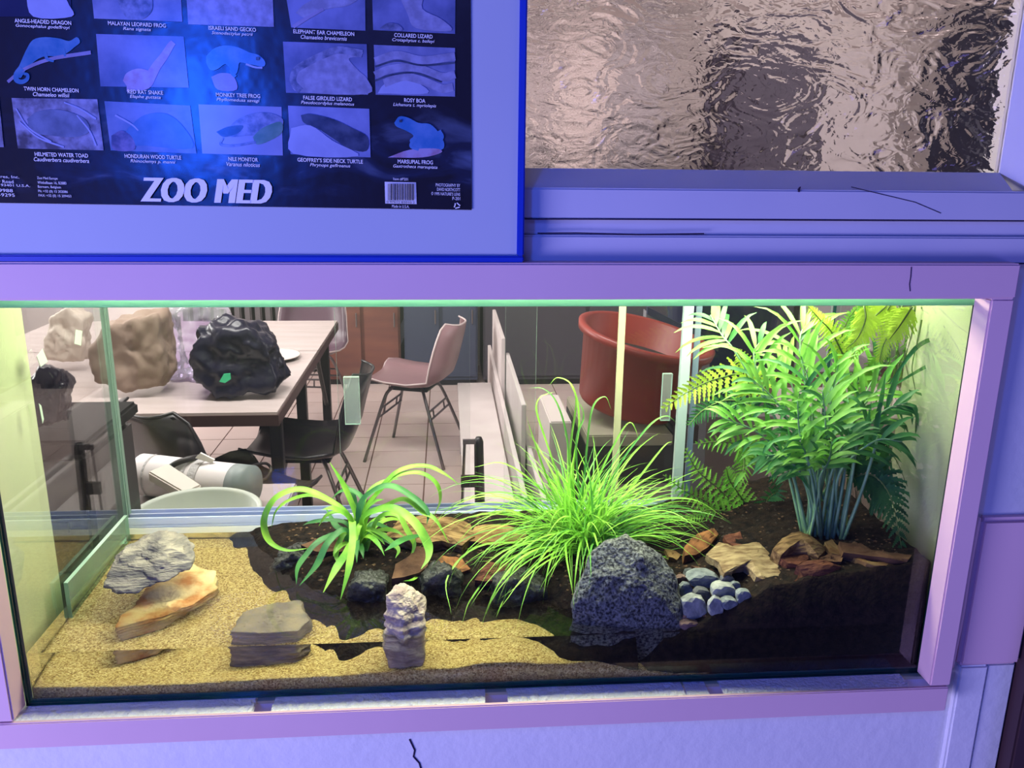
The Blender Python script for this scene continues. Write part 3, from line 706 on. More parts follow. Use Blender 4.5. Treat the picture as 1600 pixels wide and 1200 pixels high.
# palm with pinnate fronds
pb = on_soil(1283,838); print('PALM', pb)
pm = empty('parlour_palm', pb, 'tall parlour palm with a cluster of thin stems and feathery fronds at the right', 'plant')
def frond(ol, Ye, nl, ll, dk, hw=.0041, spread=1.0, t0=.42, Yb=None, seed=0, droop=.35):
    rr = random.Random(seed); Yb = pb.y
    bx, by = 1283+rr.uniform(-34,34), 838+rr.uniform(-4,6)
    n = len(ol); pts = [at(bx,by,Y=Yb+rr.uniform(-.012,.012))]
    pts += [at(x,y,Y=Yb+(Ye-Yb)*(i+1)/n) for i,(x,y) in enumerate(ol)]
    P = cr(pts, 8); k = len(P)
    rach = MB().tube(P, [.0026*(1-.75*i/(k-1)) for i in range(k)], 6).build('frond', STEM, pm, smooth=True)
    toC = Vector((0,-1,.25)).normalized()
    for j in range(nl):
        for s in (-1, 1):
            t = t0+(1-t0)*(j+.3*(s>0))/nl; i = min(k-2, int(t*(k-1))); p = P[i].lerp(P[i+1], t*(k-1)-i)
            tg = (P[min(i+1,k-1)]-P[max(i-1,0)]).normalized(); side = tg.cross(toC).normalized()*s
            u = (j+.5)/nl; ln = ll*(.55+.75*math.sin(math.pi*min(1,.18+u*.80)))*rr.uniform(.85,1.12)
            d = (side*spread*(1.0-.45*u)+tg*(.55+.6*u)+toC*rr.uniform(-.45,.5)).normalized()
            Q = [p]; dd = d.copy()
            for q in range(5):
                dd = (dd+Vector((0,0,-droop/5*(q+.5)))).normalized(); nx = Q[-1]+dd*(ln/5)
                nx.y = min(max(nx.y,.015),GD-.028); nx.x = min(nx.x, GX1-.006); nx.z = min(nx.z,1.455); Q.append(nx)
            wd = [hw*z for z in (.35,.9,1.0,.85,.5,.04)]
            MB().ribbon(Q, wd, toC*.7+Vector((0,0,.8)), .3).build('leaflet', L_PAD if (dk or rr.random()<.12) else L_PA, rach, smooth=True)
FR = [ # px path, Y end, n leaflets per side, length, dark, spread
 ([(1262,760),(1215,660),(1150,552),(1128,524),(1110,492)], .22, 6, .060, 0, 1.1, .66),
 ([(1275,740),(1268,620),(1248,545)], .14, 7, .075, 0, .8, .40),
 ([(1288,740),(1298,630),(1312,560)], .12, 8, .075, 0, .8, .40),
 ([(1265,740),(1222,640),(1168,585)], .16, 8, .062, 0, .9, .42),
 ([(1300,740),(1345,640),(1392,590)], .15, 8, .065, 0, .9, .42),
 ([(1310,740),(1372,650),(1418,628)], .10, 6, .055, 1, .9, .5),
 ([(1255,750),(1190,680),(1128,652)], .14, 8, .050, 0, .9, .45),
 ([(1285,740),(1290,665),(1285,610)], .08, 6, .055, 0, 1.1, .45),
 ([(1268,745),(1250,680),(1246,625)], .08, 6, .045, 0, 1.3, .45),
 ([(1305,750),(1350,690),(1388,675)], .12, 7, .045, 1, .9, .45),
 ([(1262,760),(1228,715),(1192,712)], .10, 7, .042, 1, .9, .45),
 ([(1295,755),(1315,700),(1330,672)], .07, 7, .045, 1, 1.0, .45),
 ([(1275,760),(1262,715),(1250,690)], .09, 7, .042, 0, 1.0, .45),
 ([(1305,730),(1360,600),(1400,555)], .22, 7, .060, 0, .9, .50),
 ([(1290,735),(1318,640),(1345,590)], .20, 8, .060, 0, .9, .42),
 ([(1270,735),(1240,610),(1215,560)], .22, 8, .070, 0, .9, .42),
 ([(1280,755),(1295,720),(1300,690)], .06, 6, .040, 0, 1.0, .5),
 ([(1275,740),(1258,600),(1250,530),(1262,505)], .20, 7, .075, 0, .8, .50),
 ([(1262,745),(1205,640),(1178,560),(1190,530)], .19, 7, .070, 0, .9, .50),
 ([(1310,745),(1365,690),(1410,690)], .07, 6, .050, 1, .9, .5),
]
for i, (ol, Ye, nl, ll, dk, spd, t0) in enumerate(FR): frond(ol, Ye, nl, ll, dk, spread=spd, t0=t0, seed=i+1)
# dense shaded lower foliage too fine to tell apart
rr = random.Random(9); b = MB()
for i in range(230):
    x = rr.gauss(1275,62); y = rr.uniform(615,745); Yq = rr.uniform(.10,.24); p = at(x,y,Y=Yq)
    p.x = min(p.x,GX1-.03); q = rr.uniform(0,6.28); e = rr.uniform(-.3,.7); ln = rr.uniform(.025,.05); Q = [p]
    for j in range(4):
        p = p+Vector((math.cos(q)*math.cos(e),math.sin(q)*math.cos(e)*.7,math.sin(e)))*(ln/4); e -= .28; p.x = min(p.x,GX1-.006); p.y = min(max(p.y,.015),GD-.03); Q.append(p.copy())
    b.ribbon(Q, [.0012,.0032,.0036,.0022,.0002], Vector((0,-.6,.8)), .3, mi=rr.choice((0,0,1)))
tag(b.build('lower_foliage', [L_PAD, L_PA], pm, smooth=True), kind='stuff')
# bare arcing tips at the right, close to the right-hand pane
for i, ol in enumerate(([(1390,600),(1430,545),(1465,528),(1490,530)], [(1400,600),(1450,572),(1478,570),(1486,580),(1478,585)], [(1420,610),(1450,622),(1472,645),(1475,660)],
                        [(1370,650),(1400,640),(1412,660)], [(1385,655),(1410,662),(1420,678)], [(1420,630),(1432,650),(1430,680)], [(1240,640),(1250,655),(1262,600),(1300,555),(1310,553)])):
    P = cr([at(x,y,Y=.13) for x,y in ol], 6); k = len(P)
    MB().ribbon(P, [.0032*min(1,(k-1-j)/k*3+.05)*min(1,.4+j/k*2) for j in range(k)], Vector((0,-.7,.7)), .3).build('leaflet', L_PAD, pm, smooth=True)
rr = random.Random(5)
for i in range(16):
    x0 = 1283+rr.uniform(-34,36); x1 = x0+(x0-1283)*rr.uniform(.8,1.7); y1 = rr.uniform(660,730)
    g_ = on_soil(x0,838+rr.uniform(-5,5)); Yq = g_.y
    P = cr([g_, at((x0+x1)/2+rr.uniform(-4,4),770,Y=Yq), at(x1,y1,Y=Yq)], 5)
    MB().tube(P, [.0030*(1-.4*j/(len(P)-1)) for j in range(len(P))], 6).build('stem', STEM, pm, smooth=True)

# ferns
def fern_frond(fern, ol, Y0, Y1, npin, ll, mt, seed=0, t0=.08, teeth=5, droop=.2, joined=False):
    rr = random.Random(seed); n = len(ol); npin = int(npin*1.25)
    P = cr([at(x,y,Y=Y0+(Y1-Y0)*i/(n-1)) for i,(x,y) in enumerate(ol)], 10); k = len(P)
    for p in P: p.z = min(p.z, 1.45)
    st = MB().tube(P, [.0015*(1-.7*i/(k-1)) for i in range(k)], 5).build('frond', STEMD, fern, smooth=True)
    toC = Vector((0,-1,.35)).normalized(); mass = MB()
    for j in range(npin):
        for s in (-1, 1):
            u = (j+.5)/npin; t = t0+(1-t0)*(j+.4*(s>0))/npin; i = min(k-2,int(t*(k-1))); p = P[i].lerp(P[i+1], t*(k-1)-i)
            tg = (P[min(i+1,k-1)]-P[max(i-1,0)]).normalized(); side = tg.cross(toC).normalized()*s
            ln = ll*(1.05-u)**.75*min(1,.6+u*2)*rr.uniform(.88,1.1)+.002
            d = (side+tg*(.35+.35*u)+toC*rr.uniform(-.15,.3)+Vector((0,0,-droop*.5))).normalized(); w_ = d.cross(toC).normalized()
            hw = ll*.185*(1.1-.6*u); V = [p]; up_, lo_ = [], []
            m_ = teeth
            for q in range(m_):
                a = (q+.35)/m_; c_ = (q+1)/m_
                wq = hw*(1-.85*a); sag = Vector((0,0,-droop*ln*a*a))
                base = p+d*(ln*a)+sag
                up_ += [base+w_*wq+d*(ln*.10), p+d*(ln*c_)+w_*wq*.45+sag]
                lo_ += [base-w_*wq+d*(ln*.10), p+d*(ln*c_)-w_*wq*.45+sag]
            b = MB(); mid = [p+d*(ln*x_/(2*m_-1))+Vector((0,0,-droop*ln*(x_/(2*m_-1))**2))-toC*.0007 for x_ in range(2*m_)]
            V = mid+up_+lo_; nn = 2*m_; fs = []
            for q in range(nn-1): fs += [(q,q+1,nn+q+1,nn+q),(q+1,q,2*nn+q,2*nn+q+1)]
            for v in V:
                v.y = min(max(v.y,.012),GD-.026); v.x = min(v.x,GX1-.004); v.z = min(v.z,1.46)
            if joined: mass.add(V, fs)
            else: b.add(V, fs).build('pinna', mt, st, smooth=True)
    if joined: tag(mass.build('pinna_mass', mt, st, smooth=True), kind='stuff')
f1 = empty('fern', at(1180,800,Y=.30), 'yellow-green fern with lacy fronds between the grass and the palm', 'fern', 'ferns in the tank')
fern_frond(f1, [(1215,640),(1180,585),(1120,592),(1075,612),(1034,640)], .27, .17, 16, .038, L_FE, 1, .12)
fern_frond(f1, [(1190,720),(1172,700),(1130,690),(1085,694)], .26, .20, 12, .030, L_FEG, 2, .1)
fern_frond(f1, [(1150,700),(1162,715),(1160,740),(1150,760)], .25, .19, 9, .024, L_FEG, 3, .1)
fern_frond(f1, [(1170,810),(1130,770),(1090,735),(1070,700)], .29, .24, 13, .030, L_FEG, 4, .1)
fern_frond(f1, [(1170,810),(1120,790),(1075,770),(1036,742)], .29, .23, 13, .030, L_FEG, 5, .1)
fern_frond(f1, [(1180,810),(1160,780),(1140,750),(1135,730)], .29, .22, 11, .032, L_FEG, 6, .1)
fern_frond(f1, [(1175,812),(1140,800),(1100,798),(1075,812)], .28, .21, 11, .028, L_FEG, 7, .1)
fern_frond(f1, [(1190,812),(1200,780),(1215,765),(1200,745)], .28, .22, 9, .026, L_FED, 8, .1)
fern_frond(f1, [(1190,640),(1140,625),(1100,640),(1075,665)], .30, .27, 13, .032, L_FED, 9, .1)
fern_frond(f1, [(1180,650),(1170,600),(1160,565),(1150,548)], .24, .19, 11, .030, L_FE, 10, .1)
f2 = empty('fern', at(1390,800,Y=.33), 'yellow-lit fern hanging from the top right corner behind the palm', 'fern', 'ferns in the tank')
for i, (ol, ya, yb, c_) in enumerate((
  ([(1320,560),(1300,520),(1280,498),(1262,478)], .26, .20, L_FE), ([(1385,478),(1362,500),(1345,530),(1330,562)], .22, .18, L_FE),
  ([(1410,478),(1395,510),(1380,540),(1374,566)], .20, .17, L_FE), ([(1395,470),(1380,490),(1350,500),(1335,490)], .24, .20, L_FE),
  ([(1430,478),(1425,520),(1415,560),(1420,592)], .22, .22, L_FEG), ([(1405,500),(1415,540),(1400,585),(1412,625)], .27, .26, L_FEG),
  ([(1440,480),(1450,510),(1440,545),(1445,562)], .22, .25, L_FED), ([(1425,476),(1450,490),(1468,486)], .24, .26, L_FED),
  ([(1370,478),(1345,492),(1335,520)], .28, .25, L_FEG), ([(1330,560),(1315,530),(1325,500),(1340,480)], .29, .26, L_FEG),
  ([(1425,480),(1405,510),(1390,530)], .18, .15, L_FE), ([(1350,478),(1352,500),(1340,528),(1322,545)], .20, .17, L_FE), ([(1440,500),(1432,540),(1425,575),(1430,610)], .20, .20, L_FEG), ([(1400,540),(1408,575),(1398,610),(1405,640)], .24, .22, L_FEG), ([(1360,600),(1372,560),(1400,545)], .28, .24, L_FEG))):
    fern_frond(f2, ol, ya-.06, yb-.06, 15, .025, c_, 20+i, .05, joined=(c_ is not L_FE and i != 4))
P = cr([at(1375,812,Y=.33), at(1385,700,Y=.33), at(1400,560,Y=.30), at(1405,478,Y=.25)], 8)
MB().tube(P, .0018, 6).build('stem', STEMD, f2, smooth=True)
f3 = empty('fern', on_soil(1325,836), 'dark green broad fern frond bending down at the right end of the soil', 'fern', 'ferns in the tank')
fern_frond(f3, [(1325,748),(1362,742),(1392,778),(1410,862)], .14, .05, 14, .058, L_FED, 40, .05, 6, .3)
fern_frond(f3, [(1320,720),(1360,700),(1395,712),(1418,760)], .18, .12, 12, .045, L_FED, 41, .1, 5, .3)
fern_frond(f3, [(1325,740),(1350,745),(1378,770),(1388,815)], .26, .19, 11, .036, L_FED, 42, .1, 5, .3)
MB().tube(cr([on_soil(1325,836), at(1322,790,Y=.15), at(1325,748,Y=.14)],6), .0018, 6).build('stem', STEMD, f3, smooth=True)
# ------------------------------------------------------------------ the room behind: furniture
def subtree_copy(o, parent=None):
    c = o.copy(); col.objects.link(c)
    if parent is not None: c.parent = parent; c.matrix_parent_inverse = o.matrix_parent_inverse.copy()
    for ch in list(o.children): subtree_copy(ch, c)
    return c
CHROME = mat('dull_chrome', (.22,.20,.21), .3, .5, metal=1.0)
BLACKM = mat('black_metal', (.012,.010,.012), .4, .4)
def shell_chair(shell, rim, label):
    root = empty('shell_chair', (0,0,0), label, 'chair', 'moulded shell chairs around the table')
    prof = [(.235,.415),(.225,.435),(.18,.432),(.08,.415),(-.04,.408),(-.13,.418),(-.19,.455),(-.222,.53),(-.245,.62),(-.262,.68),(-.275,.73),(-.281,.75)]
    wid = [.17,.20,.225,.235,.235,.232,.228,.222,.215,.205,.18,.12]
    n = 12; V = []; k = len(prof)
    for i, ((y, z), w_) in enumerate(zip(prof, wid)):
        for j in range(n+1):
            u = -1+2*j/n; e = u**4
            lift = .045*e*(1 if i < 6 else .3); fwd = .06*e*(0 if i < 5 else min(1,(i-4)/3))
            V.append((w_*u, y+fwd, z+lift))
    W = n+1; fs = [(i*W+j, i*W+j+1, (i+1)*W+j+1, (i+1)*W+j) for i in range(k-1) for j in range(n)]
    o = len(V); th = .006
    V2 = []
    for i in range(k):
        a = Vector((0,prof[min(i+1,k-1)][0]-prof[max(i-1,0)][0],prof[min(i+1,k-1)][1]-prof[max(i-1,0)][1])).normalized(); nr = Vector((0,a.z,-a.y))
        for j in range(W): V2.append(Vector(V[i*W+j])-nr*th*-1 if False else Vector(V[i*W+j])+Vector((0,-a.z,a.y))*-th)
    fs2 = [tuple(q+o for q in reversed(f)) for f in fs]
    ring = [j for j in range(W)]+[i*W+n for i in range(1,k)]+[(k-1)*W+j for j in range(n-1,-1,-1)]+[i*W for i in range(k-2,0,-1)]
    fs3 = [(ring[q], ring[(q+1)%len(ring)], ring[(q+1)%len(ring)]+o, ring[q]+o) for q in range(len(ring))]
    b = MB().add(V+V2, fs+fs2+fs3); b.build('seat_shell', shell, root, smooth=True, clean=True)
    MB().tube([V[q] for q in ring]+[V[ring[0]]], .005, 6).build('shell_rim', rim, root, smooth=True)
    for sx in (-1,1):
        for sy, y0, y1 in ((1,.10,.215),(-1,-.09,-.235)):
            MB().tube(cr([(.05*sx,y0*.6,.395),(.11*sx,y0,.385),(.15*sx,y0+(y1-y0)*.25,.31),(.215*sx,y1,.0)],5), .009, 8).build('leg', CHROME, root, smooth=True)
    for sy in (.13,-.13):
        b = MB(); b.tube([(-.17,sy*1.1,.245),(.17,sy*1.1,.245)], .006, 6); b.tube([(-.155,sy*1.05,.29),(.155,sy*1.05,.29)], .006, 6)
        for x in (-.09,.09): b.tube([(x,sy*1.1,.245),(x,sy*1.05,.29)], .005, 6)
        b.build('stretcher', CHROME, root)
    MB().box((-.10,-.11,.382),(.10,.11,.398)).build('mount', BLACKM, root, bevel=.004)
    return root
def place(o, x, y, face):  # chair local +Y is its front
    o.location = (x, y, 0); o.rotation_euler = (0, 0, math.atan2(face[1], face[0])-math.pi/2)
PURP = mat('mauve_shell', (.30,.17,.19), .35, .5); PURPR = mat('pale_shell_rim', (.62,.50,.50), .4)
BLKS = mat('black_shell', (.010,.009,.011), .28, .5)
c1 = shell_chair(PURP, PURPR, 'mauve shell chair with thin metal legs standing alone on the tiles'); 
c2 = shell_chair(BLKS, BLKS, 'black shell chair pushed against the right side of the table')
c3 = subtree_copy(c2); c3['label'] = 'black shell chair seen from behind, in front of the table and above the white tube'
c4 = shell_chair(mat('plum_shell', (.10,.055,.08), .35, .5), PURPR, ''); c4['label'] = 'dark mauve shell chair at the far end of the table'
place(c1, -.18, 3.48, (-.93,.30)); place(c2, -.585, 2.40, (-1,.05)); place(c3, -.745, 1.70, (.66,.75)); c3.scale = (1.05,1.05,1.13); place(c4, -.87, 4.15, (-.15,-1))

# table
TW = mat('pale_table_top', (.50,.43,.41), .25, .5, var=(.45,.38,.36), vscale=3, stretch=(1,6,1))
TE = mat('dark_table_edge', (.055,.028,.026), .4, .4)
tb = empty('table', (-1.2,2.7,0), 'long table with a pale shiny top and dark edge holding the bags', 'table')
MB().box((-2.1,1.905,.712),(-.60,3.63,.722)).build('tabletop', TW, tb)
MB().box((-2.105,1.90,.672),(-.595,3.635,.7118)).build('edge_band', TE, tb)
MB().box((-2.1,2.88,.7221),(-.60,2.884,.7226)).build('joint_line', TE, tb)
for x, y in ((-.632,2.03),(-.66,3.52),(-1.98,1.98),(-1.98,3.52),(-.66,2.75)):
    MB().box((x-.022,y-.022,0),(x+.022,y+.022,.672)).build('leg', BLACKM, tb, bevel=.003)
MB().tube(cr([(-.66,3.5,.28),(-.655,3.3,.50),(-.65,3.15,.66)],6), .012, 8).build('brace', BLACKM, tb)
# things on the table
PAPER = mat('tan_paper', (.27,.20,.155), .75, .3, var=(.22,.155,.12), vscale=6, bump=.6, bscale=12)
FILM = glass_pane('violet_clear_film', (.80,.72,.92), .9, .22)
BINB = mat('black_bin_bag', (.008,.008,.022), .30, .35, bump=.8, bscale=16)
def bag(name, ol, Y0, depth, mt, lab, seed, amp=.02, sc=9, zmin=.724):
    P = prism_pts(ol, Y0, depth, .8); 
    for p in P: p.z = max(p.z, zmin)
    o = hull_rock(name, P, mt, 5, amp, sc, seed, fine=amp*.15, rnd=.05)
    cc = sum((v.co for v in o.data.vertices), Vector())/len(o.data.vertices)
    for v in o.data.vertices:      # sharp creases of crumpled film or paper
        d = (v.co-cc).normalized(); v.co += d*(amp*.9*(.35-abs(nz(v.co,sc*1.6,seed+7))-.6*abs(nz(v.co,sc*3.7,seed+8)))); v.co.z = max(v.co.z, zmin)
    return tag(o, lab, 'bag', 'bags on the table')
bag('paper_bag', [(128,548),(165,512),(205,498),(243,490),(246,560),(256,585),(250,608),(195,612),(150,596)], 2.10, .22, PAPER, 'crumpled tan paper sack on the near left of the table', 101)
bag('plastic_bag', [(240,540),(250,485),(300,475),(345,488),(352,560),(335,606),(258,606)], 2.32, .25, FILM, 'clear violet-tinted plastic bag standing between the paper sack and the black bag', 102, .035, 8)
db = bag('bin_bag', [(296,555),(312,525),(345,512),(385,513),(412,535),(420,570),(436,596),(425,612),(330,618),(300,600)], 2.06, .26, BINB, 'shiny black plastic bag with a small green mark on the table corner', 103, .03, 9)
MB().slab([at(x,y,Y=2.03) for x,y in ((343,596),(350,584),(360,583),(361,592),(352,598))], (0,-.004,0)).build('green_mark', mat('green_print', (.05,.55,.25), .5), db)
a = at(432,560,z=.722)
pl_ = tag(MB().lathe([(.02,.0),(.10,.002),(.125,.014),(.122,.016),(.09,.006)], (a.x-.02,a.y,.723), 28).build('plate', mat('dark_plate', (.05,.035,.03), .3), smooth=True), 'dark round plate behind the black bag on the table', 'plate')
MB().lathe([(.118,.0),(.126,.0),(.126,.003),(.118,.003)], (a.x-.02,a.y,.7375), 28).build('plate_rim', mat('pale_rim', (.6,.55,.52), .4), pl_, smooth=True)

# low box with the white tube, power brick, basin
bx = empty('low_box', (-.75,1.25,0), 'low grey-brown box behind the tank carrying the white basin and tube', 'box')
MB().box((-.90,.80,.0),(-.40,1.345,.525)).build('body', mat('taupe_board', (.07,.055,.055), .7), bx, bevel=.006)
MB().box((-.905,.79,.525),(-.392,1.35,.542)).build('box_lid', mat('taupe_lid', (.30,.25,.24), .6), bx, bevel=.003)
MB().box((-.90,1.145,.5425),(-.44,1.345,.675)).build('rear_step', MATS['taupe_lid'], bx, bevel=.004)
p0 = at(222,738,Y=1.28); p1 = at(394,777,Y=1.17); p0.z = p1.z = .735
tube = empty('white_tube', (p0+p1)/2, 'thick white tube with straps and a grey end lying behind the basin', 'tube')
ax = (p1-p0).normalized()
MB().tube([p0-ax*.012,p0-ax*.004,p0,p0+ax*.02,p1-ax*.05,p1-ax*.045], [.040,.053,.058,.058,.058,.058], 24).build('body', mat('white_tube_plastic', (.66,.62,.61), .4, .4), tube, smooth=True)
MB().tube([p1-ax*.05,p1], [.0585,.0585], 24).build('end_cap', mat('grey_cap', (.18,.22,.21), .5), tube, smooth=True)
GREYF = mat('grey_strap', (.42,.41,.40), .7, bump=.8, bscale=120)
for t in (.45, .56):
    c_ = p0.lerp(p1, t); MB().tube([c_-ax*.012, c_+ax*.012], [.0605,.0605], 24, caps=False).build('strap', GREYF, tube, smooth=True)
c_ = p0.lerp(p1,.12); MB().tube([c_-ax*.003, c_+ax*.003], [.0595,.0595], 24, caps=False).build('hoop', GREYF, tube, smooth=True)
a0 = at(232,752,Y=1.12); a1 = at(290,786,Y=1.06); d_ = (a1-a0).normalized(); s_ = Vector((-d_.y,d_.x,0)).normalized()
brick = MB().slab([a0, a1, a1+s_*.06, a0+s_*.07], (0,0,.028)).build('power_brick', mat('ivory_plastic', (.55,.50,.44), .5), clean=True, bevel=.004)
tag(brick, 'small ivory power brick leaning in front of the white tube', 'power brick')
lt = at(300,715,Y=1.30)
tag(MB().slab([at(x,y,Y=1.20) for x,y in ((305,716),(313,708),(335,719),(331,724))], (0,.008,.0)).build('paper_tag', mat('white_tag', (.72,.68,.64), .7), clean=True), 'little white paper label sticking up from the white tube', 'tag')
BLC = mat('black_cable', (.012,.010,.010), .5)
tag(MB().tube(cr([at(258,736,Y=1.21), at(275,724,Y=1.2), at(300,716,Y=1.22), at(322,714,Y=1.3)],6), .008, 8).build('cable', BLC, smooth=True), 'thick black cable and plug across the white tube', 'cable')
tag(MB().tube(cr([at(372,745,z=.6),at(390,730,Y=1.6),at(415,724,Y=1.7),at(424,735,Y=1.7),at(415,748,Y=1.62),at(402,752,Y=1.5),at(395,764,z=.598),at(400,770,z=.598)],6), .005, 8).build('cable', BLC, smooth=True), 'thin looped black cable by the table leg', 'cable')
bc = at(308,800,Y=.86)
bs_ = empty('basin', (bc.x,.92,.60), 'round pale greenish-white basin just behind the back glass', 'basin')
PB = mat('pale_basin_plastic', (.42,.46,.39), .45, .4)
MB().lathe([(.0,0),(.105,0),(.112,.004),(.142,.216),(.150,.221),(.152,.229),(.147,.232),(.139,.224),(.12,.135),(.0,.125)], (at(306,790,Y=.925).x,.925,.544), 40).build('bowl', PB, bs_, smooth=True)

# bench of white boards
WB = mat('white_board', (.56,.50,.49), .7, .2, var=(.50,.44,.43), vscale=5)
bn = empty('white_bench', (.14,2.6,0), 'low white board bench with upright planks along its right edge', 'bench')
MB().box((.055,1.5,.40),(.235,3.41,.42)).build('bench_top', WB, bn, bevel=.002)
MB().box((.065,1.52,.05),(.225,1.55,.40)).build('bench_leg', WB, bn); MB().box((.065,3.3,.05),(.225,3.33,.40)).build('bench_leg', WB, bn)
for (xa, ya, yb, zt) in ((.243,1.5,3.9,.52),(.262,2.95,3.75,.76),(.285,2.1,3.0,.68),(.31,1.5,2.4,.50)):
    MB().box((xa,ya,.02),(xa+.018,yb,zt)).build('plank', WB, bn, bevel=.002)
for q in ([(795,640),(800,700),(806,800)],[(770,600),(790,700),(800,800)]):
    pass
cl = empty('bar_clamp', at(742,790,Y=1.75), 'dark metal bar clamp standing at the left edge of the white bench', 'clamp')
MB().tube([at(748,683,Y=1.72),at(748,690,Y=1.72),at(750,800,Y=1.72)], [.010,.016,.018], 12).build('bar', BLACKM, cl, smooth=True)
MB().box(at(724,690,Y=1.70)-Vector((.002,.006,.008)), at(742,690,Y=1.70)+Vector((.002,.006,.008))).build('jaw', CHROME, cl)
MB().box(at(722,752,Y=1.70)-Vector((.004,.008,.020)), at(745,748,Y=1.70)+Vector((.002,.008,.012))).build('jaw', BLACKM, cl)
MB().tube([at(726,690,Y=1.70),at(722,800,Y=1.70)], .005, 8).build('screw', CHROME, cl)

# red tub on its shelf, dark chest, blue bin
RED = mat('red_plastic', (.24,.032,.022), .4, .4, var=(.20,.026,.02), vscale=4)
tc_ = at(985,570,Y=1.75)
tubo = empty('red_tub', (tc_.x,1.75,.70), 'deep red plastic tub with dark contents on the shelf behind the glass', 'tub')
rt = Matrix.Rotation(.20,3,'Y') @ Matrix.Rotation(.10,3,'X')
MB().lathe([(.0,0),(.165,0),(.172,.01),(.212,.235),(.232,.238),(.236,.262),(.226,.266),(.208,.262),(.165,.02),(0,.018)], (tc_.x,1.78,.772), 44, rot=rt).build('tub_body', RED, tubo, smooth=True)
MB().lathe([(0,.165),(.12,.175),(.193,.165),(.193,.16),(0,.155)], (tc_.x,1.78,.772), 24, rot=rt).build('dark_contents', mat('dark_mesh', (.015,.015,.018), .7, bump=1, bscale=60), tubo)
a = at(915,642,Y=1.62); c_ = at(1046,690,Y=1.62)
sh = empty('shelf', (a.x+.15,1.75,0), 'olive-beige shelf box with a dark base carrying the red tub', 'shelf')
MB().box((a.x,1.58,c_.z),(c_.x,2.05,.728)).build('shelf_board', mat('olive_beige', (.24,.22,.16), .7), sh, bevel=.004)
MB().box((a.x,1.60,c_.z-.14),(c_.x+.06,2.05,c_.z-.001)).build('shelf_base', mat('dark_base', (.02,.02,.022), .6), sh)
MB().box((c_.x+.004,1.60,c_.z),(c_.x+.09,2.05,.75)).build('side_panel', mat('dark_side', (.03,.022,.024), .6), sh)
MB().box((a.x,1.62,.0),(c_.x+.06,2.05,c_.z-.142)).build('plinth', mat('grey_plinth', (.30,.26,.24), .7), sh)
LB = mat('light_box_board', (.48,.42,.40), .7)
gbx = tag(MB().box((max(.335,at(832,700,Y=1.65).x),1.62,0),(at(890,700,Y=1.65).x,1.95,at(860,655,Y=1.65).z)).build('crate', LB, bevel=.004), 'pale crate with a slot handle between the bench and the red tub', 'crate')
MB().tube([at(856,754,Y=1.614),at(872,754,Y=1.614)], .007, 8).build('slot_handle', BLACKM, gbx)
a = at(1012,490,Y=2.3)
MB_ = MB().slab([at(1010,486,Y=2.2),at(1110,545,Y=2.2),Vector((at(1110,640,Y=2.2).x,2.2,0)),Vector((at(1010,532,Y=2.2).x,2.2,0))], (0,.05,0)).build('leaning_board', mat('grey_board', (.16,.16,.18), .5), clean=True)
tag(MB_, 'grey board with a dark stripe slanting behind the red tub', 'board')
MB().slab([at(1010,478,Y=2.19),at(1120,535,Y=2.19),at(1120,548,Y=2.19),at(1010,490,Y=2.19)], (0,-.02,0)).build('stripe', mat('dark_blue_strip', (.02,.025,.06), .4), MB_)
BLU = mat('deep_blue_plastic', (.012,.02,.11), .45, .4, var=(.02,.035,.16), vscale=5)
a = at(1085,600,Y=2.0); c_ = at(1255,478,Y=2.0)
bb = empty('blue_bin', ((a.x+c_.x)/2,2.1,.3), 'deep blue plastic bin behind the fern and palm', 'bin')
MB().lathe([(.20,.0),(.25,.50),(.275,.50),(.275,.54),(.245,.54),(.19,.02)], ((a.x+c_.x)/2+.1,2.62,a.z-.24), 36).build('bin_body', BLU, bb, smooth=True)
MB().box(((a.x+c_.x)/2-.15,2.35,0),((a.x+c_.x)/2+.35,2.9,a.z-.242)).build('bin_stand', mat('taupe_stand', (.20,.17,.16), .7), bb)
a = at(1330,640,Y=1.6)
tag(MB().box((a.x-.12,1.55,0),(a.x+.35,1.95,at(1330,655,Y=1.55).z)).build('carton', mat('beige_carton', (.42,.36,.31), .7), bevel=.006), 'beige carton behind the stems of the palm', 'carton')

# dark things on the left behind the side pane
BRN = mat('maroon_board', (.11,.045,.05), .5, .4)
cb = empty('sideboard', (-1.2,.6,0), 'dark sideboard with a maroon top left of the table, seen through the side pane', 'cabinet')
MB().box((-1.7,.46,0),(-.66,.76,.60)).build('carcass', mat('near_black_board', (.025,.022,.025), .5), cb, bevel=.004)
MB().box((-1.7,.45,.60),(-.65,.77,.62)).build('cabinet_top', BRN, cb, bevel=.003)
for k in range(2): MB().box((-1.68+k*.5,.447,.06),(-1.20+k*.5,.459,.57)).build('cabinet_door', mat('charcoal_door', (.045,.042,.045), .5), cb, bevel=.003)
sb = empty('storage_box', (-1.1,.6,.62), 'dark charcoal storage box standing on the sideboard behind the left pane', 'box')
MB().box((-1.6,.50,.622),(-.655,.74,1.07)).build('box_body', mat('charcoal_plastic', (.012,.012,.013), .45, .4), sb, bevel=.012)
MB().box((-1.61,.49,1.072),(-.645,.75,1.10)).build('box_lid', mat('charcoal_lid', (.012,.011,.011), .8, .1), sb, bevel=.006)
for zz in (.72,.82,.92): MB().box((-1.55,.492,zz),(-.70,.4995,zz+.02)).build('box_rib', mat('charcoal_rib', (.018,.018,.019), .45), sb)
bag('paper_bag', [(60,565),(66,520),(75,498),(105,480),(130,500),(128,565)], 2.5, .15, mat('white_paper', (.60,.52,.44), .7), 'small white and red crumpled paper packet at the far left on the table', 111, .02, 12)
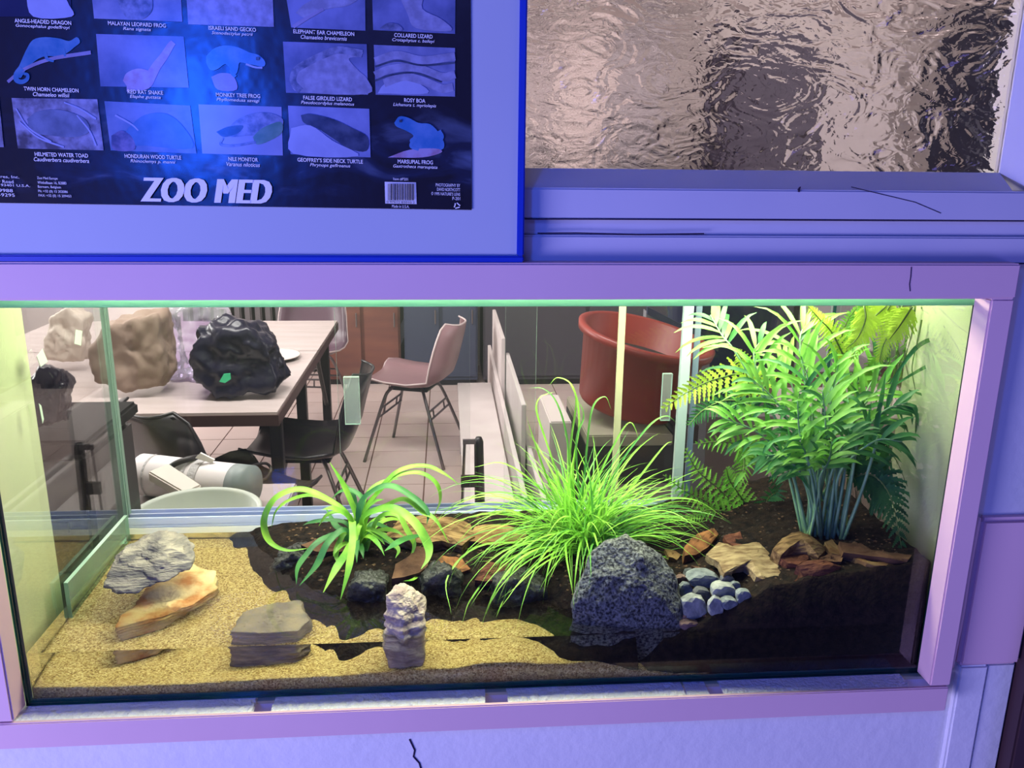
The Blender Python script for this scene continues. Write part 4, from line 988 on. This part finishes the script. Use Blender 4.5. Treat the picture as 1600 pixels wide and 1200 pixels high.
bag('bin_bag', [(40,668),(45,600),(60,578),(80,585),(94,615),(90,668)], 0.50, .08, BINB, 'small blue-black plastic bag at the far left edge behind the side pane', 112, .012, 20, 1.102)

# far side of the room
WDR = mat('red_brown_wood', (.20,.075,.055), .5, .3, var=(.16,.06,.05), vscale=3, stretch=(1,1,6))
def cabinet(name, x0, x1, y0, y1, z, mt, lab, cat='cabinet', nd=2):
    c = empty(name, ((x0+x1)/2,(y0+y1)/2,0), lab, cat)
    MB().box((x0,y0,.04),(x1,y1,z)).build('carcass', mt, c, bevel=.005)
    MB().box((x0+.02,y0+.02,0),(x1-.02,y1-.02,.04)).build('plinth', BLACKM, c)
    for k in range(nd):
        wdt = (x1-x0)/nd; d = MB().box((x0+k*wdt+.012,y0-.018,.07),(x0+(k+1)*wdt-.012,y0-.0005,z-.03)).build('cabinet_door', mt, c, bevel=.003)
        MB().tube([(x0+k*wdt+wdt*.85,y0-.03,z*.5),(x0+k*wdt+wdt*.85,y0-.03,z*.5+.1)], .006, 6).build('door_handle', CHROME, d)
    return c
cabinet('wood_cabinet', -.86, -.33, 4.95, 5.45, .86, WDR, 'red-brown wooden cabinet standing at the back behind the mauve chair')
cabinet('dark_cupboard', .26, 1.75, 4.9, 5.45, 1.30, mat('dark_cupboard_paint', (.05,.045,.06), .5), 'tall dark cupboard against the back wall right of the bench')
cabinet('blue_cabinet', -.30, .22, 4.9, 5.4, .92, mat('dull_navy', (.045,.055,.10), .5), 'dull navy low cabinet at the back behind the mauve chair')
rd = empty('radiator', (-1.5,5.4,.1), 'dark ribbed radiator at the far end behind the table', 'radiator')
for k in range(14): MB().box((-1.95+k*.075,5.33,.0),(-1.95+k*.075+.05,5.45,.72)).build('rib', mat('dark_radiator', (.10,.09,.10), .5), rd, bevel=.01)
ck_ = empty('basket', (.02,5.1,.93), 'dark round ribbed basket on the navy cabinet', 'basket')
for k in range(4): MB().lathe([(.16,0),(.185,.02),(.19,.04),(.185,.06),(.16,.078)], (-.02,5.12,.925+k*.08), 24).build('basket_ring', mat('dark_wicker', (.07,.05,.055), .7, bump=1, bscale=60), ck_, smooth=True)
cabinet('tall_cupboard', 1.95, 2.55, 4.95, 5.45, 2.4, mat('plum_grey_paint', (.045,.038,.06), .6), 'tall plum-grey cupboard showing dark through the middle of the rippled window')
cabinet('navy_locker', 3.7, 4.5, 4.7, 5.4, 2.6, mat('near_black_navy', (.012,.014,.035), .5), 'near-black navy locker in the far right corner of the back room', nd=2)
tag(MB().box((2.7,5.2,0),(3.3,5.3,2.3)).build('room_screen', mat('grey_lilac_screen', (.50,.46,.47), .7), bevel=.004), 'pale grey screen panel between the tall cupboard and the locker', 'screen')
tag(MB().slab([at(590,574,Y=5.0)+Vector((0,0,.0)), at(640,480,Y=5.0), at(650,480,Y=5.0), at(612,574,Y=5.0)], (0,-.03,0)).build('leaning_plank', mat('dark_plank', (.03,.03,.045), .6), clean=True), 'dark plank leaning slantwise against the red-brown cabinet', 'plank')

cu_ = empty('curtain', (1.1,5.3,1.25), 'pale grey gathered curtain hanging at the back, seen through the left of the rippled window', 'curtain')
for k, (xa, xb, tone) in enumerate(((.42,.78,(.62,.56,.57)),(.80,1.18,(.78,.70,.69)),(1.20,1.56,(.54,.50,.52)),(1.58,1.84,(.58,.53,.52)))):
    n = 40; V = []
    for i in range(n+1):
        X = xa+(xb-xa)*i/n; yy = 5.30+.025*math.sin(i*1.15+k)
        V += [(X,yy,1.32),(X,yy,2.62),(X,yy+.004,2.62),(X,yy+.004,1.32)]
    fs = [(i*4+j, i*4+(j+1)%4, (i+1)*4+(j+1)%4, (i+1)*4+j) for i in range(n) for j in range(4)]
    MB().add(V,fs).build('curtain_panel', mat('curtain_cloth_%d' % k, tone, .9, .1), cu_, smooth=True, clean=True)
MB().tube([(.38,5.3,2.64),(1.88,5.3,2.64)], .012, 8).build('curtain_rod', CHROME, cu_)
# ------------------------------------------------------------------ framed poster
PY = -.034
fp = empty('framed_poster', (-.25,-.03,1.484), 'blue-framed reptile and amphibian poster standing on the tank surround', 'poster')
BFR = mat('blue_aluminium', (.008,.035,.42), .35, .5)
MATB = mat('white_mat_board', (.44,.48,.56), .55, .3, var=(.42,.46,.54), vscale=5)
MB().box((-.78,-.0325,1.489),(.082,-.016,2.1)).build('backing_board', MATB, fp)
MB().box((-.79,-.0375,1.4845),(.0885,-.015,1.4915)).build('frame_rail', BFR, fp, bevel=.0015)
MB().box((.0805,-.0372,1.4917),(.0885,-.015,2.1)).build('frame_rail', BFR, fp, bevel=.0015)
def sheet_mat():
    M = bpy.data.materials.new('poster_print'); M.use_nodes = True; N = M.node_tree.nodes; L = M.node_tree.links; b = N['Principled BSDF']
    tc = N.new('ShaderNodeTexCoord'); mp = N.new('ShaderNodeMapping'); mp.inputs['Scale'].default_value = (1,1,2.2); mp.inputs['Rotation'].default_value = (0,.35,0); L.new(tc.outputs['Object'], mp.inputs[0])
    n = N.new('ShaderNodeTexNoise'); n.inputs['Scale'].default_value = 9; n.inputs['Detail'].default_value = 7; n.inputs['Distortion'].default_value = 1.2; L.new(mp.outputs[0], n.inputs[0])
    r = N.new('ShaderNodeValToRGB'); E = r.color_ramp.elements; E[0].position = .46; E[0].color = (.012,.012,.02,1); E[1].position = .72; E[1].color = (.10,.14,.26,1)
    e = E.new(.56); e.color = (.015,.02,.05,1)
    L.new(n.outputs[0], r.inputs[0])
    sx = N.new('ShaderNodeSeparateXYZ'); L.new(tc.outputs['Object'], sx.inputs[0])
    mr = N.new('ShaderNodeMapRange'); mr.inputs[1].default_value = 1.665; mr.inputs[2].default_value = 1.60; L.new(sx.outputs[2], mr.inputs[0])
    m2 = N.new('ShaderNodeMapRange'); m2.inputs[1].default_value = 1.556; m2.inputs[2].default_value = 1.575; L.new(sx.outputs[2], m2.inputs[0])
    mu = N.new('ShaderNodeMath'); mu.operation = 'MULTIPLY'; L.new(mr.outputs[0], mu.inputs[0]); L.new(m2.outputs[0], mu.inputs[1])
    mx = N.new('ShaderNodeMixRGB'); mx.inputs[1].default_value = (.012,.012,.022,1); L.new(mu.outputs[0], mx.inputs[0]); L.new(r.outputs[0], mx.inputs[2])
    L.new(mx.outputs[0], b.inputs['Base Color']); b.inputs['Roughness'].default_value = .20; b.inputs['Specular IOR Level'].default_value = .6
    w_ = N.new('ShaderNodeTexNoise'); w_.inputs['Scale'].default_value = 16; w_.inputs['Detail'].default_value = 3; L.new(tc.outputs['Object'], w_.inputs[0])
    bp = N.new('ShaderNodeBump'); bp.inputs['Strength'].default_value = .35; bp.inputs['Distance'].default_value = .003; L.new(w_.outputs[0], bp.inputs['Height']); L.new(bp.outputs[0], b.inputs['Normal'])
    return M
cs = [at(737,328,Y=PY), at(0,317,Y=PY)]
cs = [cs[1]+(cs[1]-cs[0])*.4, cs[0], at(735,-30,Y=PY), at(735,-30,Y=PY)]
q0, q1 = cs[0], cs[1]; q2 = q1+Vector((-.002,0,.5)); q3 = q0+Vector((-.002,0,.5))
# slightly wavy sheet
V = []; nx, nzv = 40, 24
for j in range(nzv+1):
    for i in range(nx+1):
        u, v = i/nx, j/nzv; p = q0.lerp(q1,u).lerp(q3.lerp(q2,u),v); p.y = PY-.0006*max(0,nz(p,14,9))
        V.append(p)
W = nx+1; fs = [(j*W+i,j*W+i+1,(j+1)*W+i+1,(j+1)*W+i) for j in range(nzv) for i in range(nx)]
sheet = MB().add(V,fs).build('poster_sheet', sheet_mat(), fp, smooth=True)
LV = {'photo': PY-.0010, 'animal': PY-.0013, 'mark': PY-.0028, 'text': PY-.0024}
def pmat(name, c, v, sc=30, bump=.0, v3=None):
    veil = lambda q: (min(.8,q[0]*.42), min(.8,q[1]*.50), min(.9,q[2]*1.0))   # blue veil of glossy lamp reflection put into the print colours
    c, v = veil(c), veil(v)
    return mat(name, c, .22, .5, var=v, vscale=sc, detail=7, var3=v3, bump=bump, bscale=16)
def quad(name, pts, mt, lay='photo'):
    return MB().poly([at(x,y,Y=LV[lay]) for x,y in pts][::-1]).build(name, mt, sheet)
PT = {k: pmat('print_'+k, *v) for k, v in dict(
 straw=((.16,.13,.10),(.62,.55,.46),70), slate=((.18,.20,.24),(.42,.42,.45),22), sandy=((.40,.36,.32),(.66,.60,.56),90), pale=((.46,.44,.42),(.60,.57,.52),16),
 rock=((.26,.27,.30),(.50,.48,.46),35), turtle=((.20,.26,.30),(.45,.46,.48),24), river=((.28,.30,.34),(.58,.58,.58),18), dark=((.015,.015,.03),(.04,.04,.07),10)).items()}
# photographs (top row is cut by the frame of view)
PH = [([(-20,-60),(108,-55),(112,26),(-14,26)],'dark'), ([(138,-60),(280,-55),(285,34),(147,29)],'rock'), ([(288,-60),(424,-55),(428,42),(294,38)],'sandy'),
 ([(438,-60),(570,-50),(571,48),(455,43)],'slate'), ([(580,-60),(712,-50),(711,53),(583,47)],'slate'),
 ([(150,53),(287,57),(295,137),(157,135)],'slate'), ([(442,65),(573,69),(575,148),(447,145)],'slate'), ([(584,70),(711,75),(711,151),(587,148)],'rock'),
 ([(18,153),(152,155),(162,235),(28,232)],'straw'), ([(163,158),(297,165),(307,240),(173,235)],'turtle'), ([(310,163),(440,167),(442,243),(316,240)],'pale'), ([(450,165),(577,170),(579,246),(454,241)],'river'),
 ([(-120,150),(-2,152),(6,230),(-110,228)],'straw')]
for pts, k in PH: quad('photo_print', pts, PT[k])
# animals printed on the photographs
def spl(pts, n=5): return [(p.x,p.y) for p in cr([(x,y,0) for x,y in pts]+[(*pts[0],0)], n)[:-1]]
def animal(pts, mt, n=4):
    LV['animal'] -= .00001
    P = spl(pts, n); me = MB().poly([at(x,y,Y=LV['animal']) for x,y in P][::-1]).build('animal_print', mt, sheet)
    return me
def stroke(pts, wpx, mt, name='animal_print', lay='animal'):
    LV['animal'] -= .00001
    P = cr([(x,y,0) for x,y in pts], 6); k = len(P); A = []; B = []
    for i in range(k):
        t = (P[min(i+1,k-1)]-P[max(i-1,0)]).normalized(); nn = Vector((-t.y,t.x,0))
        ww = (wpx[0]+(wpx[1]-wpx[0])*i/(k-1))/2 if isinstance(wpx,tuple) else wpx/2
        A.append(P[i]+nn*ww); B.append(P[i]-nn*ww)
    V = [at(p.x,p.y,Y=LV[lay]-.0001) for p in A+B]
    return MB().add(V, [(i,i+1,k+i+1,k+i) for i in range(k-1)]).build(name, mt, sheet)
CHM = pmat('print_teal_reptile', (.08,.28,.34), (.20,.40,.42), 60); SNK = pmat('print_pink_snake', (.68,.36,.30), (.80,.58,.50), 90); FRG = pmat('print_green_frog', (.08,.30,.40), (.22,.44,.50), 50)
LIZ = pmat('print_spotted_lizard', (.16,.17,.18), (.48,.46,.42), 120); TAN = pmat('print_tan_hide', (.42,.38,.33), (.64,.58,.50), 90); DRK = pmat('print_dark_hide', (.05,.06,.07), (.15,.17,.16), 60); BRA = pmat('print_branch', (.46,.36,.34), (.60,.50,.46), 60); GRN = pmat('print_green_hide', (.16,.32,.10), (.28,.44,.18), 70); WHT = pmat('print_pale_belly', (.62,.60,.55), (.72,.70,.62), 40)
# chameleon on a twig
stroke([(12,128),(38,108),(80,92),(142,82)], (5,6), BRA)
animal([(24,116),(32,98),(42,76),(52,62),(70,58),(92,60),(108,64),(120,58),(125,66),(116,74),(106,82),(92,88),(70,88),(54,96),(40,110),(32,122)], CHM)
stroke([(34,106),(26,116),(26,125),(34,128),(42,124),(43,117),(37,115)], (10,4), CHM)
for q in ([(70,82),(74,92),(84,96)],[(98,76),(102,88)]): stroke(q, (6,3), CHM)
# red rat snake
stroke([(198,132),(212,132),(228,130),(236,118),(244,104),(256,88),(266,72),(271,66)], (22,9), SNK)
animal([(192,126),(198,114),(216,107),(234,112),(236,126),(222,136),(202,137)], SNK)
# monkey tree frog
animal([(322,88),(334,76),(352,71),(372,74),(390,82),(404,86),(414,96),(412,104),(398,102),(384,99),(374,98),(372,108),(368,116),(360,108),(352,100),(340,108),(330,110),(323,100)], FRG)
stroke([(366,100),(362,112),(368,120)], (7,5), FRG); stroke([(384,100),(398,105),(410,106)], 3, WHT)
animal([(330,120),(346,114),(364,118),(370,140),(340,140)], pmat('print_pink_perch', (.52,.34,.36), (.62,.46,.46), 70))
quad('animal_print', [(400,89),(405,89),(405,94),(400,94)], DRK, 'mark')
# false girdled lizard
animal([(462,110),(480,92),(510,80),(540,74),(566,80),(562,88),(545,92),(560,110),(574,124),(574,147),(470,144),(458,130)], TAN)
stroke([(470,142),(458,128),(462,110),(480,98),(505,86),(530,78),(566,84)], (10,12), LIZ)
# rosy boa coils
for q in ([(586,96),(620,86),(660,94),(711,88)],[(586,118),(610,108),(650,106),(690,120),(711,116)],[(600,130),(630,120),(660,126),(690,138),(708,136)]): stroke(q, 13, TAN)
for q in ([(586,104),(620,95),(660,102),(711,98)],[(586,126),(612,117),(650,114),(690,128)]): stroke(q, 3, DRK)
animal([(590,146),(600,132),(625,124),(650,128),(668,146)], WHT)
# water toad, wood turtle, monitor, side-neck turtle, marsupial frog
animal([(42,186),(60,174),(95,172),(130,184),(140,204),(120,214),(80,212),(50,206)], pmat('print_toad', (.20,.22,.20), (.36,.38,.34), 60))
for q in ([(30,190),(60,215),(100,230)],[(120,180),(140,205),(150,228)],[(25,170),(45,200),(80,222)],[(100,160),(125,170),(150,186)]): stroke(q, (2,3), WHT)
animal([(200,200),(225,180),(260,178),(288,200),(300,232),(230,228),(190,225)], pmat('print_turtle_shell', (.12,.24,.30), (.20,.34,.42), 50))
animal([(174,212),(190,204),(206,214),(210,234),(178,234)], pmat('print_turtle_head', (.42,.30,.34), (.12,.10,.14), 90)); stroke([(180,180),(205,194),(216,204)], (3,2), WHT)
animal([(345,208),(358,198),(372,186),(392,178),(418,176),(440,184),(441,196),(425,200),(405,210),(385,212),(362,214)], LIZ); animal([(395,214),(410,200),(438,190),(441,206),(425,218),(402,226)], GRN)
stroke([(348,216),(345,226),(365,228),(400,222)], (3,4), LIZ); animal([(338,206),(356,198),(380,196),(372,208),(350,214)], DRK)
animal([(470,180),(486,178),(520,186),(550,200),(574,214),(572,236),(545,232),(520,216),(495,200),(475,192)], DRK); animal([(455,200),(485,196),(520,220),(560,244),(458,240)], WHT)
animal([(616,192),(624,182),(638,184),(654,192),(672,194),(686,208),(694,224),(690,234),(668,234),(650,232),(640,220),(646,212),(634,204),(620,198)], FRG)
stroke([(650,214),(642,228),(654,234)], (6,4), FRG); stroke([(672,230),(690,216),(686,204)], 6, FRG); animal([(606,246),(640,234),(680,232),(690,238),(660,246)], SNK)
quad('animal_print', [(624,187),(628,187),(628,191),(624,191)], DRK, 'mark')
# cut-off top row
animal([(40,-10),(60,-20),(95,-10),(108,8),(112,26),(52,26)], WHT); animal([(180,-8),(230,-10),(238,14),(222,30),(196,26)], LIZ); animal([(462,20),(480,4),(520,-10),(565,-10),(545,8),(510,14),(480,28)], TAN); stroke([(458,42),(480,28),(505,14)], (6,5), BRA)
animal([(622,-10),(660,-10),(660,14),(690,30),(705,48),(650,44),(636,20)], TAN); animal([(593,44),(606,36),(622,38),(628,48)], LIZ)
# lettering
TXT = mat('white_print', (.80,.80,.84), .4, .3)
def text(s, x, y, wpx, hpx, shear=0, bold=.0, align='C', name='caption', tilt=-.022, mt=TXT, space=1.0):
    cu = bpy.data.curves.new('t', 'FONT'); cu.body = s; cu.size = 1; cu.shear = shear; cu.offset = bold; cu.space_character = space; cu.resolution_u = 3
    to = bpy.data.objects.new('t', cu); col.objects.link(to)
    dg = bpy.context.evaluated_depsgraph_get(); me = bpy.data.meshes.new_from_object(to.evaluated_get(dg))
    bpy.data.objects.remove(to); 
    xs = [v.co.x for v in me.vertices]; ys = [v.co.y for v in me.vertices]
    x0, x1, y0, y1 = min(xs), max(xs), min(ys), max(ys)
    kx = .7e-3*1; c_ = at(x,y,Y=LV['text']); e = at(x+1,y,Y=LV['text']); g = at(x,y+1,Y=LV['text']); ux = (e-c_).x; uz = -(g-c_).z
    for v in me.vertices:
        a = ((v.co.x-x0)/(x1-x0)-{'C':.5,'L':0,'R':1}[align])*wpx*ux; h = ((v.co.y-y0)/(y1-y0)-.5)*hpx*uz
        v.co = (c_.x+a, LV['text'], c_.z+h+a*tilt)
    me.materials.clear(); me.materials.append(mt)
    for p in me.polygons: p.material_index = 0
    me.name = name; return link(name, me, sheet)
for a_, b_, x, y, w1, w2 in (
 ('ANGLE-HEADED DRAGON','Gonocephalus godeffroyi',67,34,88,84), ('MALAYAN LEOPARD FROG','Rana signata',214,38,90,43), ('ISRAELI SAND GECKO','Stenodactylus petrii',363,45,74,64), ('ELEPHANT EAR CHAMELEON','Chamaeleo brevicornis',506,51,95,72), ('COLLARED LIZARD','Crotaphytus c. baileyi',646,56,60,66),
 ('TWIN HORN CHAMELEON','Chamaeleo willsii',80,140,85,57), ('RED RAT SNAKE','Elaphe guttata',227,144,55,48), ('MONKEY TREE FROG','Phyllomedusa savagi',372,149,69,67), ('FALSE GIRDLED LIZARD','Pseudocordylus melanotus',512,154,76,83), ('ROSY BOA','Lichanura t. myriolepis',648,157,33,67),
 ('HELMETED WATER TOAD','Caudiverbera caudiverbera',96,242,83,86), ('HONDURAN WOOD TURTLE','Rhinoclemys p. manni',239,245,88,70), ('NILE MONITOR','Varanus niloticus',380,249,46,52), ("GEOFFREY'S SIDE NECK TURTLE",'Phrynops geffroanus',516,251,102,63), ('MARSUPIAL FROG','Gastrotheca marsupiata',649,253,55,69)):
    text(a_, x, y, w1, 6.2, bold=.012); text(b_, x, y+8, w2, 6.4, shear=.25, bold=.006)
for k_ in range(5):
    LV['text'] -= .00012; text('ZOO MED', 322+(k_-2)*1.6, 298, 201, 38, shear=.28, bold=0, name='title_lettering', space=1.08, tilt=-.012)
for i, s in enumerate(('Adventures, Inc.','Miller Road','Obispo, CA 93401 U.S.A.','542-9988','/542-9295')): text(s, [30,21,47,20,23][i], 277+i*7, [62,40,90,42,45][i], 5, align='R', name='address_lettering')
for i, s in enumerate(('Zoo Med Europe','Winkelbaan 16, B2880','Bornem, Belgium','Ph: +32 (0) 15 202086','FAX: +32 (0) 15 209453')): text(s, 58+i*.6, 278.5+i*6.8, [32,45,36,46,51][i], 5, align='L', name='address_lettering')
for i, s in enumerate(('PHOTOGRAPHY BY','DAVID NORTHCOTT','© 1995 NATURE\'S LENS','P-201')): text(s, 719, 290+i*6.8, [38,36,45,12][i], 5, align='R', name='credit_lettering')
text('Item #P201', 626, 280, 23, 4.5, name='credit_lettering'); text('Made in U.S.A.', 626, 322.5, 27, 4.5, name='credit_lettering')
bcq = quad('barcode_label', [(601,284),(650,285),(651,319),(602,318)], mat('white_label', (.66,.66,.70), .4))
rb_ = random.Random(4); x = 606; b = MB()
while x < 646:
    w_ = rb_.choice((.7,.7,1.3,2.0)); b.poly([at(x,287,Y=LV['mark']),at(x,313,Y=LV['mark']),at(x+w_,313,Y=LV['mark']),at(x+w_,287,Y=LV['mark'])]); x += w_+rb_.choice((.8,1.2,1.6))
b.build('barcode_bars', mat('black_ink', (.012,.012,.02), .4), sheet)
text('0 97612 82010 2', 626, 316, 44, 3.6, name='barcode_digits', mt=MATS['black_ink'])
for k in range(3):
    q = math.pi*2*k/3+.5; c0 = (714,321.5)
    stroke([(c0[0]+5*math.cos(q),c0[1]+4.6*math.sin(q)),(c0[0]+3.2*math.cos(q+.8),c0[1]+3.2*math.sin(q+.8)),(c0[0]+5*math.cos(q+1.6),c0[1]+4.6*math.sin(q+1.6))], 1.7, TXT, 'recycling_mark', 'mark')
